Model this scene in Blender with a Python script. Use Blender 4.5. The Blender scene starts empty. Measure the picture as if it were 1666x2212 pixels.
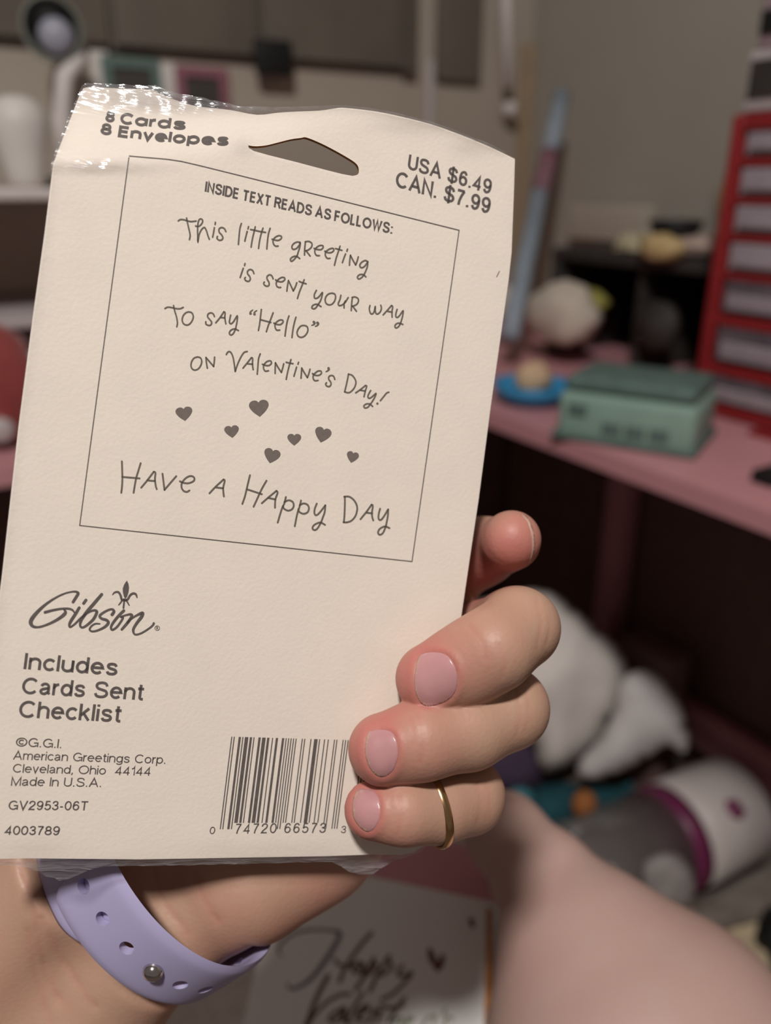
import bpy, bmesh, math, random
import numpy as np
from mathutils import Vector, Matrix, noise as mnoise
from mathutils.geometry import delaunay_2d_cdt
from mathutils.bvhtree import BVHTree

# ------------------------------------------------------------------ camera, world, lamp, exposure
SC = bpy.context.scene
COL = SC.collection
FPX, CX, CY = 1750.0, 833.0, 1106.0          # focal length and centre for the 1666 x 2212 frame
PITCH, YAW = math.radians(22.0), math.radians(31.0)
CAMPOS = np.array([0.0, 0.0, 1.0])
FWD_H = np.array([math.sin(YAW), math.cos(YAW), 0.0])
RIGHT = np.array([math.cos(YAW), -math.sin(YAW), 0.0])
FWD = FWD_H * math.cos(PITCH) + np.array([0, 0, -math.sin(PITCH)])
UP = FWD_H * math.sin(PITCH) + np.array([0, 0, math.cos(PITCH)])

camd = bpy.data.cameras.new('camera')
cam = bpy.data.objects.new('camera', camd)
COL.objects.link(cam)
camd.sensor_fit = 'VERTICAL'
camd.sensor_height = 36.0
camd.lens = FPX / 2212.0 * 36.0
camd.clip_start = 0.01
cam.matrix_world = Matrix(((RIGHT[0], UP[0], -FWD[0], CAMPOS[0]),
                           (RIGHT[1], UP[1], -FWD[1], CAMPOS[1]),
                           (RIGHT[2], UP[2], -FWD[2], CAMPOS[2]),
                           (0, 0, 0, 1)))
camd.dof.use_dof = True
camd.dof.focus_distance = 0.192
camd.dof.aperture_fstop = camd.lens / 3.9
SC.camera = cam

SC.view_settings.view_transform = 'Standard'
SC.view_settings.look = 'None'
SC.view_settings.gamma = 1.0
SC.view_settings.use_curve_mapping = False
SC.view_settings.exposure = 0.0
SC.cycles.use_denoising = True
SC.cycles.max_bounces = 8
SC.cycles.transparent_max_bounces = 16
SC.cycles.caustics_reflective = False
SC.cycles.caustics_refractive = False

world = bpy.data.worlds.new('room_fill')
SC.world = world
world.use_nodes = True
world.node_tree.nodes['Background'].inputs[0].default_value = (1.0, 0.84, 0.77, 1)
world.node_tree.nodes['Background'].inputs[1].default_value = 0.13


def C2W(p):
    """camera coordinates (right, down, depth) -> world"""
    p = np.asarray(p, float)
    return CAMPOS + p[..., 0:1] * RIGHT - p[..., 1:2] * UP + p[..., 2:3] * FWD


def pxd(px, py, d):
    """camera coordinates of a pixel at a depth"""
    return np.array([(px - CX) / FPX * d, (py - CY) / FPX * d, d])


def lamp(name, campos, target, size, power, col):
    d = bpy.data.lights.new(name, 'AREA')
    d.shape = 'DISK'; d.size = size; d.energy = power; d.color = col
    o = bpy.data.objects.new(name, d)
    COL.objects.link(o)
    p = Vector(campos); o.location = p
    o.rotation_euler = (Vector(target) - p).to_track_quat('-Z', 'Y').to_euler()
    return o


LDIR = np.array([-0.12, -0.78, -1.0]); LDIR /= np.linalg.norm(LDIR)
LPOS = C2W(np.array([0, 0.02, 0.2]) + 1.65 * LDIR)
lamp('ceiling_lamp_light', LPOS, C2W(np.array([0.1, 0.1, 0.6])), 0.17, 30.0, (1.0, 0.965, 0.94))


# ------------------------------------------------------------------ materials
def lin(c):
    return tuple(((v / 255.0) / 12.92 if v / 255.0 <= 0.04045 else ((v / 255.0 + 0.055) / 1.055) ** 2.4) for v in c)


def mat(name, rgb, rough=0.6, metal=0.0, var=0.06, scale=40.0, bump=0.0, bscale=200.0, spec=0.4, sheen=0.0, emit=None):
    m = bpy.data.materials.new(name); m.use_nodes = True
    nt = m.node_tree; b = nt.nodes['Principled BSDF']
    b.inputs['Roughness'].default_value = rough
    b.inputs['Metallic'].default_value = metal
    b.inputs['Specular IOR Level'].default_value = spec
    if sheen: b.inputs['Sheen Weight'].default_value = sheen
    c = lin(rgb)
    tc = nt.nodes.new('ShaderNodeTexCoord')
    n = nt.nodes.new('ShaderNodeTexNoise'); n.inputs['Scale'].default_value = scale
    n.inputs['Detail'].default_value = 4
    nt.links.new(tc.outputs['Object'], n.inputs['Vector'])
    r = nt.nodes.new('ShaderNodeValToRGB')
    r.color_ramp.elements[0].position = 0.3; r.color_ramp.elements[1].position = 0.7
    r.color_ramp.elements[0].color = (*[v * (1 - var) for v in c], 1)
    r.color_ramp.elements[1].color = (*[min(1, v * (1 + var)) for v in c], 1)
    nt.links.new(n.outputs['Fac'], r.inputs['Fac'])
    nt.links.new(r.outputs['Color'], b.inputs['Base Color'])
    if bump:
        n2 = nt.nodes.new('ShaderNodeTexNoise'); n2.inputs['Scale'].default_value = bscale
        n2.inputs['Detail'].default_value = 3
        nt.links.new(tc.outputs['Object'], n2.inputs['Vector'])
        bp = nt.nodes.new('ShaderNodeBump'); bp.inputs['Strength'].default_value = bump
        bp.inputs['Distance'].default_value = 0.3 / bscale
        nt.links.new(n2.outputs['Fac'], bp.inputs['Height'])
        nt.links.new(bp.outputs['Normal'], b.inputs['Normal'])
    return m


def skin_mat(name, base, pink):
    m = bpy.data.materials.new(name); m.use_nodes = True
    nt = m.node_tree; b = nt.nodes['Principled BSDF']
    L = nt.links.new
    at = nt.nodes.new('ShaderNodeAttribute'); at.attribute_name = 'pink'
    tc = nt.nodes.new('ShaderNodeTexCoord')
    n = nt.nodes.new('ShaderNodeTexNoise'); n.inputs['Scale'].default_value = 55; n.inputs['Detail'].default_value = 5
    L(tc.outputs['Object'], n.inputs['Vector'])
    mr = nt.nodes.new('ShaderNodeMapRange')
    mr.inputs['From Min'].default_value = 0.3; mr.inputs['From Max'].default_value = 0.7
    mr.inputs['To Min'].default_value = -0.12; mr.inputs['To Max'].default_value = 0.16
    L(n.outputs['Fac'], mr.inputs['Value'])
    ad = nt.nodes.new('ShaderNodeMath'); ad.operation = 'ADD'; ad.use_clamp = True
    L(at.outputs['Fac'], ad.inputs[0]); L(mr.outputs['Result'], ad.inputs[1])
    mx = nt.nodes.new('ShaderNodeMix'); mx.data_type = 'RGBA'
    mx.inputs['A'].default_value = (*lin(base), 1); mx.inputs['B'].default_value = (*lin(pink), 1)
    L(ad.outputs[0], mx.inputs['Factor']); L(mx.outputs['Result'], b.inputs['Base Color'])
    b.inputs['Roughness'].default_value = 0.48
    b.inputs['Specular IOR Level'].default_value = 0.35
    b.inputs['Subsurface Weight'].default_value = 0.18
    b.inputs['Subsurface Radius'].default_value = (1.0, 0.35, 0.2)
    b.inputs['Subsurface Scale'].default_value = 0.004
    v = nt.nodes.new('ShaderNodeTexVoronoi'); v.inputs['Scale'].default_value = 900
    w = nt.nodes.new('ShaderNodeTexNoise'); w.inputs['Scale'].default_value = 260; w.inputs['Detail'].default_value = 4
    L(tc.outputs['Object'], v.inputs['Vector']); L(tc.outputs['Object'], w.inputs['Vector'])
    a2 = nt.nodes.new('ShaderNodeMath'); a2.operation = 'ADD'
    L(v.outputs['Distance'], a2.inputs[0]); L(w.outputs['Fac'], a2.inputs[1])
    bp = nt.nodes.new('ShaderNodeBump'); bp.inputs['Strength'].default_value = 0.30; bp.inputs['Distance'].default_value = 0.00013
    L(a2.outputs[0], bp.inputs['Height']); L(bp.outputs['Normal'], b.inputs['Normal'])
    return m


M = {}
M['paper'] = mat('cream_card_stock', (233, 221, 207), 0.75, var=0.018, scale=90, bump=0.24, bscale=1100, spec=0.2)
M['board'] = mat('tan_board_core', (170, 128, 84), 0.85, var=0.15, scale=300, spec=0.1)
M['ink'] = mat('grey_brown_ink', (98, 90, 86), 0.7, var=0.12, scale=900, spec=0.2)
M['ink_hand'] = mat('brush_lettering_ink', (110, 102, 92), 0.7, var=0.1, scale=900, spec=0.2)
M['ink_dark'] = mat('dark_heart_ink', (116, 106, 99), 0.7, var=0.08, scale=900, spec=0.2)
M['envelope'] = mat('white_envelope_paper', (226, 220, 212), 0.8)
M['skin'] = skin_mat('hand_skin', (177, 141, 119), (182, 113, 103))
M['leg_skin'] = skin_mat('leg_skin', (180, 152, 142), (180, 138, 128))
M['nail'] = mat('fingernail', (180, 132, 132), 0.25, var=0.05, scale=120, spec=0.5)
M['nail_edge'] = mat('nail_edge', (180, 144, 128), 0.4)
M['gold'] = mat('worn_gold', (206, 170, 122), 0.22, metal=1.0, var=0.08)
M['lavender'] = mat('lavender_silicone', (168, 161, 194), 0.5, var=0.015, spec=0.35)
M['steel'] = mat('polished_steel', (205, 200, 198), 0.15, metal=1.0, var=0.04)
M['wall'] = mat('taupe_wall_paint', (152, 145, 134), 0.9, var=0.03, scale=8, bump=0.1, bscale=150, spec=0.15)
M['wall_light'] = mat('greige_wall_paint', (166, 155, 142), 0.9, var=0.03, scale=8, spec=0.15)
M['brown_panel'] = mat('brown_cabinet', (100, 92, 82), 0.7, var=0.08, scale=14)
M['pouch'] = mat('cloudy_pouch', (150, 142, 138), 0.6, var=0.12, scale=60)
M['hutch_back'] = mat('taupe_hutch_back', (214, 194, 178), 0.8, var=0.06)
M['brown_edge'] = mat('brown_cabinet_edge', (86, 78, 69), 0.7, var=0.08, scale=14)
M['floor'] = mat('grey_carpet', (112, 100, 92), 0.95, var=0.25, scale=120, bump=0.6, bscale=400, spec=0.05)
M['white'] = mat('white_laminate', (205, 196, 192), 0.55, var=0.03)
M['greywhite'] = mat('grey_white_plastic', (178, 168, 166), 0.5, var=0.04)
M['pink'] = mat('pink_desk_paint', (190, 134, 138), 0.45, var=0.05, scale=10)
M['dark'] = mat('under_desk_shade_board', (112, 84, 78), 0.8, var=0.12)  # dark tone puts the shade under the desk into the colour
M['black'] = mat('black_plastic', (14, 13, 13), 0.6, var=0.2)
M['charcoal'] = mat('charcoal_board', (48, 43, 40), 0.7, var=0.2)
M['red'] = mat('red_plastic', (136, 34, 36), 0.4, var=0.06)
M['red_cloth'] = mat('red_cloth', (142, 60, 56), 0.85, var=0.12, sheen=0.2)
M['drawer'] = mat('cloudy_drawer_plastic', (150, 138, 144), 0.35, var=0.08, scale=60)
M['drawer_dark'] = mat('drawer_contents', (92, 80, 86), 0.6, var=0.3, scale=50)
M['mint'] = mat('mint_fabric', (126, 152, 138), 0.7, var=0.06, scale=30)
M['mint_dark'] = mat('dark_mint_fabric', (84, 104, 98), 0.7, var=0.15, scale=60)
M['blue'] = mat('bright_blue_plastic', (52, 132, 176), 0.4, var=0.05)
M['tan'] = mat('tan_cloth', (196, 166, 134), 0.8, var=0.1)
M['cream'] = mat('cream_cloth', (186, 174, 160), 0.9, var=0.08)
M['yellow'] = mat('ochre_yellow', (184, 158, 112), 0.7, var=0.12)
M['lime'] = mat('lime_yellow', (160, 152, 78), 0.6, var=0.1)
M['pale_sage'] = mat('pale_sage_paper', (176, 170, 140), 0.8)
M['peach'] = mat('peach_cloth', (170, 150, 138), 0.8, var=0.1)
M['pale_blue'] = mat('pale_blue_paper', (136, 146, 156), 0.6, var=0.1, scale=30)
M['plum'] = mat('plum_paper', (122, 84, 94), 0.6, var=0.2)
M['tan_wood'] = mat('tan_wood', (158, 138, 112), 0.7, var=0.08)
M['white_cloth'] = mat('white_cloth', (234, 225, 217), 0.9, var=0.04, bump=0.3, bscale=300)
M['grey_cloth'] = mat('pale_grey_cloth', (204, 198, 194), 0.9, var=0.06, bump=0.3, bscale=300)
M['purple_cloth'] = mat('purple_cloth', (72, 56, 76), 0.9, var=0.15)
M['teal_cloth'] = mat('teal_cloth', (28, 76, 84), 0.85, var=0.2)
M['aqua'] = mat('aqua_cloth', (70, 140, 150), 0.8, var=0.15)
M['orange'] = mat('orange_foam', (168, 104, 54), 0.8, var=0.1)
M['magenta'] = mat('magenta_print', (112, 40, 78), 0.4, var=0.1)
M['jar_white'] = mat('white_jar_sleeve', (206, 196, 190), 0.5, var=0.06, scale=12)
M['grey_board'] = mat('grey_board', (126, 116, 106), 0.85)
M['beige_paper'] = mat('beige_paper', (206, 186, 154), 0.85)
M['lamp_grey'] = mat('grey_green_metal', (122, 124, 116), 0.45, var=0.05)
M['bulb'] = mat('frosted_bulb', (152, 152, 164), 0.4, var=0.02)
M['teal_frame'] = mat('dull_teal_frame', (92, 112, 106), 0.6)
M['pink_frame'] = mat('dusty_pink_frame', (136, 88, 98), 0.6)
M['dark_photo'] = mat('dark_photo', (66, 62, 58), 0.5, var=0.15)
M['vase'] = mat('white_ceramic', (206, 200, 194), 0.5, var=0.02)
M['card_white'] = mat('white_card', (232, 228, 224), 0.7, var=0.01)
M['pinkband'] = mat('dusty_rose_card', (205, 146, 152), 0.6, var=0.04)
M['script_brown'] = mat('brown_script_ink', (110, 84, 72), 0.6, var=0.1)
M['script_grey'] = mat('grey_script_ink', (112, 108, 112), 0.6, var=0.1)
M['script_green'] = mat('green_gold_script_ink', (140, 150, 118), 0.6, var=0.1)
M['heart_red'] = mat('dark_red_heart_ink', (104, 58, 54), 0.6, var=0.1)
M['orange_edge'] = mat('orange_envelope_edges', (206, 134, 62), 0.7, var=0.3, scale=160)


# ------------------------------------------------------------------ object helpers
def link(name, me, m, parent=None, smooth=False):
    if name in ('',): name = 'thing'
    o = bpy.data.objects.new(name, me)
    COL.objects.link(o)
    if m is not None:
        for mm in (m if isinstance(m, (list, tuple)) else [m]): me.materials.append(mm)
    if parent is not None: o.parent = parent
    if smooth:
        me.polygons.foreach_set('use_smooth', [True] * len(me.polygons))
    return o


def from_pd(name, verts, faces, m, parent=None, smooth=False, origin=None):
    """mesh from world vertices; origin moves the object's own base there (ignored for parts of an Empty)"""
    v = np.asarray(verts, float)
    if parent is not None:
        off = np.array(parent.location)
        if parent.parent is not None: off = off + np.array(parent.parent.location)
        v = v - off
    elif origin is not None:
        v = v - np.asarray(origin)
    me = bpy.data.meshes.new(name)
    me.from_pydata([tuple(p) for p in v], [], [tuple(int(i) for i in f) for f in faces])
    me.update()
    o = link(name, me, m, parent, smooth)
    if parent is None and origin is not None: o.location = tuple(origin)
    return o


def thing(name, loc, label, cat, group=None):
    o = bpy.data.objects.new(name, None)
    COL.objects.link(o)
    o.empty_display_size = 0.02
    o.location = tuple(float(x) for x in loc)
    o['label'] = label; o['category'] = cat
    if group: o['group'] = group
    return o


def tag(o, label, cat, group=None):
    o['label'] = label; o['category'] = cat
    if group: o['group'] = group
    return o


def struct(o):
    o['kind'] = 'structure'
    return o


def boxpd(c, ax, ay, az):
    """box from centre and three half-axis vectors"""
    c = np.asarray(c, float); ax, ay, az = map(lambda a: np.asarray(a, float), (ax, ay, az))
    v = [c + sx * ax + sy * ay + sz * az for sz in (-1, 1) for sy in (-1, 1) for sx in (-1, 1)]
    f = [(0, 2, 3, 1), (4, 5, 7, 6), (0, 1, 5, 4), (2, 6, 7, 3), (0, 4, 6, 2), (1, 3, 7, 5)]
    return v, f


def box(name, lo, hi, m, parent=None, bevel=0.0, origin=None):
    lo, hi = np.asarray(lo, float), np.asarray(hi, float)
    c, h = (lo + hi) / 2, (hi - lo) / 2
    return obox(name, c, (h[0], 0, 0), (0, h[1], 0), (0, 0, h[2]), m, parent, bevel)


def obox(name, c, ax, ay, az, m, parent=None, bevel=0.0, seg=3):
    v, f = boxpd(c, ax, ay, az)
    base = np.asarray(c, float) - np.array([0, 0, abs(np.asarray(az)[2]) + abs(np.asarray(ax)[2]) + abs(np.asarray(ay)[2])])
    o = from_pd(name, v, f, m, parent, origin=base)
    if bevel:
        bm = bmesh.new(); bm.from_mesh(o.data)
        bmesh.ops.bevel(bm, geom=bm.edges[:], offset=bevel, segments=seg, profile=0.5, affect='EDGES')
        bm.to_mesh(o.data); bm.free()
        o.data.polygons.foreach_set('use_smooth', [True] * len(o.data.polygons))
    bm = bmesh.new(); bm.from_mesh(o.data)
    bmesh.ops.recalc_face_normals(bm, faces=bm.faces[:]); bm.to_mesh(o.data); bm.free()
    return o


def lathe(name, base, prof, m, parent=None, axis=(0, 0, 1), n=32):
    """profile [(radius, height)] turned about an axis through base"""
    a = Vector(axis).normalized(); q = Vector((0, 0, 1)).rotation_difference(a)
    v = []
    for r, h in prof:
        for k in range(n):
            t = 2 * math.pi * k / n
            p = q @ Vector((r * math.cos(t), r * math.sin(t), h))
            v.append(np.asarray(base) + np.array(p))
    f = []
    for i in range(len(prof) - 1):
        for k in range(n):
            k2 = (k + 1) % n
            f.append((i * n + k, i * n + k2, (i + 1) * n + k2, (i + 1) * n + k))
    f.append(tuple(range(n - 1, -1, -1))); f.append(tuple((len(prof) - 1) * n + k for k in range(n)))
    return from_pd(name, v, f, m, parent, True, origin=base)


def tube(name, pts, rad, m, parent=None, n=14):
    """swept tube along world points; rad scalar or list"""
    pts = [np.asarray(p, float) for p in pts]
    rads = rad if isinstance(rad, (list, tuple)) else [rad] * len(pts)
    v = []; f = []
    ref = np.array([0.31, 0.52, 0.79])
    for i, p in enumerate(pts):
        t = pts[min(i + 1, len(pts) - 1)] - pts[max(i - 1, 0)]
        t /= np.linalg.norm(t)
        a = np.cross(t, ref); a /= np.linalg.norm(a); b = np.cross(t, a)
        for k in range(n):
            w = 2 * math.pi * k / n
            v.append(p + rads[i] * (math.cos(w) * a + math.sin(w) * b))
    for i in range(len(pts) - 1):
        for k in range(n):
            k2 = (k + 1) % n
            f.append((i * n + k, i * n + k2, (i + 1) * n + k2, (i + 1) * n + k))
    f.append(tuple(range(n - 1, -1, -1))); f.append(tuple((len(pts) - 1) * n + k for k in range(n)))
    return from_pd(name, v, f, m, parent, True, origin=pts[0])


def ray(px, py):
    return FWD + (px - CX) / FPX * RIGHT - (py - CY) / FPX * UP


def atX(px, py, X):
    r = ray(px, py); return CAMPOS + r * ((X - CAMPOS[0]) / r[0])


def atY(px, py, Y):
    r = ray(px, py); return CAMPOS + r * ((Y - CAMPOS[1]) / r[1])


def atZ(px, py, Z):
    r = ray(px, py); return CAMPOS + r * ((Z - CAMPOS[2]) / r[2])


def atD(px, py, d):
    return CAMPOS + ray(px, py) * d


def cr(pts, n=8, closed=False):
    """Catmull-Rom through 2-D/3-D points"""
    p = [np.asarray(q, float) for q in pts]
    if len(p) < 3: return np.array(p)
    out = []
    N = len(p)
    for i in range(N if closed else N - 1):
        if closed: a, b, c, d = p[i - 1], p[i], p[(i + 1) % N], p[(i + 2) % N]
        else: a, b, c, d = p[max(i - 1, 0)], p[i], p[i + 1], p[min(i + 2, N - 1)]
        for k in range(n):
            t = k / n
            out.append(0.5 * (2 * b + (c - a) * t + (2 * a - 5 * b + 4 * c - d) * t * t + (3 * b - a - 3 * c + d) * t ** 3))
    if not closed: out.append(p[-1])
    return np.array(out)


# ------------------------------------------------------------------ implicit surfaces (one continuous skin)
def surface_nets(F, org, h):
    S = F < 0
    nx, ny, nz = F.shape
    acc = np.zeros((nx - 1, ny - 1, nz - 1), np.uint8)
    for dx in (0, 1):
        for dy in (0, 1):
            for dz in (0, 1):
                acc += S[dx:nx - 1 + dx, dy:ny - 1 + dy, dz:nz - 1 + dz]
    cells = np.argwhere((acc > 0) & (acc < 8))
    idx = -np.ones(acc.shape, np.int64)
    idx[cells[:, 0], cells[:, 1], cells[:, 2]] = np.arange(len(cells))
    P = np.zeros((len(cells), 3)); W = np.zeros(len(cells))
    corners = [(a, b, c) for a in (0, 1) for b in (0, 1) for c in (0, 1)]
    val = {k: F[cells[:, 0] + k[0], cells[:, 1] + k[1], cells[:, 2] + k[2]].astype(float) for k in corners}
    for a in corners:
        for ax in range(3):
            if a[ax] == 0:
                b = list(a); b[ax] = 1; b = tuple(b)
                va, vb = val[a], val[b]
                cross = (va < 0) != (vb < 0)
                t = np.where(cross, va / np.where(cross, va - vb, 1), 0)
                pt = np.array(a, float)[None] + t[:, None] * (np.array(b) - np.array(a))[None]
                P += np.where(cross[:, None], pt, 0); W += cross
    V = (cells + P / W[:, None]) * h + org
    faces = []
    for ax in range(3):
        o1, o2 = (ax + 1) % 3, (ax + 2) % 3
        A = np.moveaxis(S, (ax, o1, o2), (0, 1, 2))
        I = np.moveaxis(idx, (ax, o1, o2), (0, 1, 2))
        e = A[:-1, 1:-1, 1:-1] != A[1:, 1:-1, 1:-1]
        q = np.argwhere(e)
        i, j, k = q[:, 0], q[:, 1] + 1, q[:, 2] + 1
        f = np.stack([I[i, j - 1, k - 1], I[i, j, k - 1], I[i, j, k], I[i, j - 1, k]], 1)
        ins = A[i, j, k]
        f = np.where(ins[:, None], f, f[:, ::-1])
        faces.append(f)
    faces = np.concatenate(faces)
    faces = faces[(faces >= 0).all(1)]
    return V, faces


class Field:
    def __init__(s, lo, hi, h):
        s.lo = np.asarray(lo, float); s.h = h
        n = np.ceil((np.asarray(hi) - s.lo) / h).astype(int) + 1
        s.F = np.full(n, 1.0, np.float32)
        s.ax = [s.lo[i] + h * np.arange(n[i]) for i in range(3)]

    def chain(s, pts, k, kin):
        """pts: [(xyz, r)] tapered capsules joined with smooth radius kin, merged into the field with k"""
        P = np.array([p for p, r in pts]); R = np.array([r for p, r in pts])
        mg = R.max() + 0.012 + k
        lo = P.min(0) - mg; hi = P.max(0) + mg
        sl = []
        for i in range(3):
            a = max(0, int((lo[i] - s.lo[i]) / s.h)); b = min(s.F.shape[i], int((hi[i] - s.lo[i]) / s.h) + 2)
            if b <= a: return
            sl.append(slice(a, b))
        X, Y, Z = np.meshgrid(s.ax[0][sl[0]], s.ax[1][sl[1]], s.ax[2][sl[2]], indexing='ij', sparse=True)
        D = None
        for i in range(len(P) - 1):
            a, b = P[i], P[i + 1]; ab = b - a; L2 = ab @ ab
            t = ((X - a[0]) * ab[0] + (Y - a[1]) * ab[1] + (Z - a[2]) * ab[2]) / L2
            t = np.clip(t, 0, 1)
            d = np.sqrt((X - a[0] - t * ab[0]) ** 2 + (Y - a[1] - t * ab[1]) ** 2 + (Z - a[2] - t * ab[2]) ** 2)
            d = d - (R[i] + (R[i + 1] - R[i]) * t)
            D = d if D is None else smin(D, d, kin)
        if len(P) == 1: D = np.sqrt((X - P[0][0]) ** 2 + (Y - P[0][1]) ** 2 + (Z - P[0][2]) ** 2) - R[0]
        s.F[tuple(sl)] = smin(s.F[tuple(sl)], D.astype(np.float32), k)


def smin_max(a, b, k): return -smin(-a, -b, k)


def smin(a, b, k):
    if k <= 0: return np.minimum(a, b)
    h = np.clip(0.5 + 0.5 * (b - a) / k, 0, 1)
    return b * (1 - h) + a * h - k * h * (1 - h)


# ------------------------------------------------------------------ the card pack's sheet: a plane with its top bent back
PK = np.array([(281, 321), (992, 497), (890, 1213), (172, 1135)], float)   # corners of the printed frame


def homog(src, dst):
    A = []
    for (x, y), (u, v) in zip(src, dst):
        A.append([x, y, 1, 0, 0, 0, -u * x, -u * y, -u]); A.append([0, 0, 0, x, y, 1, -v * x, -v * y, -v])
    return np.linalg.svd(np.array(A))[2][-1].reshape(3, 3)


FW = 0.080                                       # the printed frame is 80 mm wide
_K = np.array([[FPX, 0, CX], [0, FPX, CY], [0, 0, 1]])
_B = np.linalg.inv(_K) @ homog([(0, 0), (1, 0), (1, 1), (0, 1)], PK)
if _B[2, 2] < 0: _B = -_B
_s = FW / np.linalg.norm(_B[:, 0])
SO = _s * _B[:, 2]
SA = _B[:, 0] / np.linalg.norm(_B[:, 0])
SB = _B[:, 1] - SA * (_B[:, 1] @ SA); SB /= np.linalg.norm(SB)
SN = np.cross(SB, SA)                            # towards the camera
if SN[2] > 0: SN = -SN


def plane_uv(px):
    px = np.atleast_2d(np.asarray(px, float))
    r = np.stack([(px[:, 0] - CX) / FPX, (px[:, 1] - CY) / FPX, np.ones(len(px))], 1)
    t = (SO @ SN) / (r @ SN)
    p = r * t[:, None] - SO
    return np.stack([p @ SA, p @ SB], 1)


FOLD = plane_uv([(60, 356), (115, 354), (240, 352), (330, 345), (530, 318), (700, 285), (860, 250), (1150, 300)])
TH_U = plane_uv([(60, 300), (115, 300), (330, 300), (480, 280), (620, 260), (760, 240), (900, 260), (1150, 340)])[:, 0]
TH_A = np.radians([17, 17, 16, 13, 8, 2, 0, 0])


def surf(uv, off=0.0):
    uv = np.asarray(uv, float)
    u, v = uv[:, 0], uv[:, 1]
    vb = np.interp(u, FOLD[:, 0], FOLD[:, 1])
    th = np.interp(u, TH_U, TH_A)
    t = vb - v
    w = 0.0012
    tp = np.where(t / w > 30, t, w * np.log1p(np.exp(np.clip(t / w, -40, 30))))
    dv = v + tp * (1 - np.cos(th))
    dn = -tp * np.sin(th)
    # gentle dents near the hang hole and the upper right corner
    dn = dn + 0.0006 * np.sin(u * 95 + 1.0) * np.clip(tp / 0.02, 0, 1)
    P = SO + u[:, None] * SA + dv[:, None] * SB
    s = np.clip(tp / 0.004, 0, 1)
    nrm = SN[None] * np.cos(th * s)[:, None] - SB[None] * np.sin(th * s)[:, None]
    off = np.asarray(off, float) * np.ones(len(u))
    return P + dn[:, None] * SN + off[:, None] * nrm


def inv(px):
    """pixel -> sheet coordinates (where this camera sees that spot of the sheet)"""
    px = np.atleast_2d(np.asarray(px, float))
    uv = plane_uv(px)
    for it in range(12):
        def pr(q):
            p = surf(q); return np.stack([p[:, 0] / p[:, 2] * FPX + CX, p[:, 1] / p[:, 2] * FPX + CY], 1)
        e = px - pr(uv); h = 1e-5
        ju = (pr(uv + [h, 0]) - pr(uv - [h, 0])) / (2 * h); jv = (pr(uv + [0, h]) - pr(uv - [0, h])) / (2 * h)
        det = ju[:, 0] * jv[:, 1] - ju[:, 1] * jv[:, 0]
        det = np.where(np.abs(det) < 1e3, 1e3, det)
        du = (e[:, 0] * jv[:, 1] - e[:, 1] * jv[:, 0]) / det
        dv = (ju[:, 0] * e[:, 1] - ju[:, 1] * e[:, 0]) / det
        stp = np.stack([du, dv], 1)
        stp = np.clip(stp, -0.01, 0.01)
        uv = uv + stp
    return uv


def inpoly(p, poly):
    x, y = p[:, 0], p[:, 1]; r = np.zeros(len(p), bool); n = len(poly)
    for i in range(n):
        x1, y1 = poly[i]; x2, y2 = poly[(i + 1) % n]
        if y1 == y2: continue
        c = ((y1 > y) != (y2 > y)) & (x < (x2 - x1) * (y - y1) / (y2 - y1) + x1)
        r ^= c
    return r


def resample(poly, step, closed=True):
    out = []
    n = len(poly)
    for i in range(n if closed else n - 1):
        a, b = np.asarray(poly[i], float), np.asarray(poly[(i + 1) % n], float)
        k = max(1, int(np.linalg.norm(b - a) / step))
        for j in range(k): out.append(a + (b - a) * j / k)
    if not closed: out.append(np.asarray(poly[-1], float))
    return np.array(out)


def cdt_fill(outer, hole, step, dense=None):
    """triangulate a polygon (2-D) with grid points inside; returns verts, tris"""
    pts = [tuple(p) for p in outer]; nO = len(outer)
    edges = [(i, (i + 1) % nO) for i in range(nO)]
    if hole is not None:
        o = len(pts); pts += [tuple(p) for p in hole]; nH = len(hole)
        edges += [(o + i, o + (i + 1) % nH) for i in range(nH)]
    lo, hi = outer.min(0), outer.max(0)
    g = np.array([(x + (step / 2 if r % 2 else 0), y) for r, y in enumerate(np.arange(lo[1] + step / 2, hi[1], step * 0.87))
                  for x in np.arange(lo[0] + step / 2, hi[0], step)])
    if dense is not None:
        (x0, y0, x1, y1, st) = dense
        g2 = np.array([(x + (st / 2 if r % 2 else 0), y) for r, y in enumerate(np.arange(y0, y1, st * 0.87)) for x in np.arange(x0, x1, st)])
        g = np.concatenate([g[~((g[:, 0] > x0) & (g[:, 0] < x1) & (g[:, 1] > y0) & (g[:, 1] < y1))], g2])
    g = g[inpoly(g, outer)]
    if hole is not None: g = g[~inpoly(g, hole)]
    # keep grid points off the outline
    bd = np.array(pts)
    keep = np.array([np.min(np.abs(bd - q).sum(1)) > step * 0.35 for q in g]) if len(g) else []
    g = g[keep] if len(g) else g
    pts += [tuple(p) for p in g]
    r = delaunay_2d_cdt([Vector(p) for p in pts], edges, [], 0, 1e-6)
    V = np.array([tuple(v) for v in r[0]]); T = np.array([f for f in r[2] if len(f) == 3])
    c = V[T].mean(1)
    k = inpoly(c, outer)
    if hole is not None: k &= ~inpoly(c, hole)
    return V, T[k]


def bedges(T):
    cnt = {}
    for a, b, c in T:
        for e in ((a, b), (b, c), (c, a)):
            if (e[1], e[0]) in cnt: cnt[(e[1], e[0])] = None
            else: cnt[e] = 1
    return [e for e, v in cnt.items() if v]


PACK = thing('greeting_card_pack', C2W(SO), 'cream shrink-wrapped greeting card pack held up in the hand, printed back side facing', 'card pack')


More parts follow.
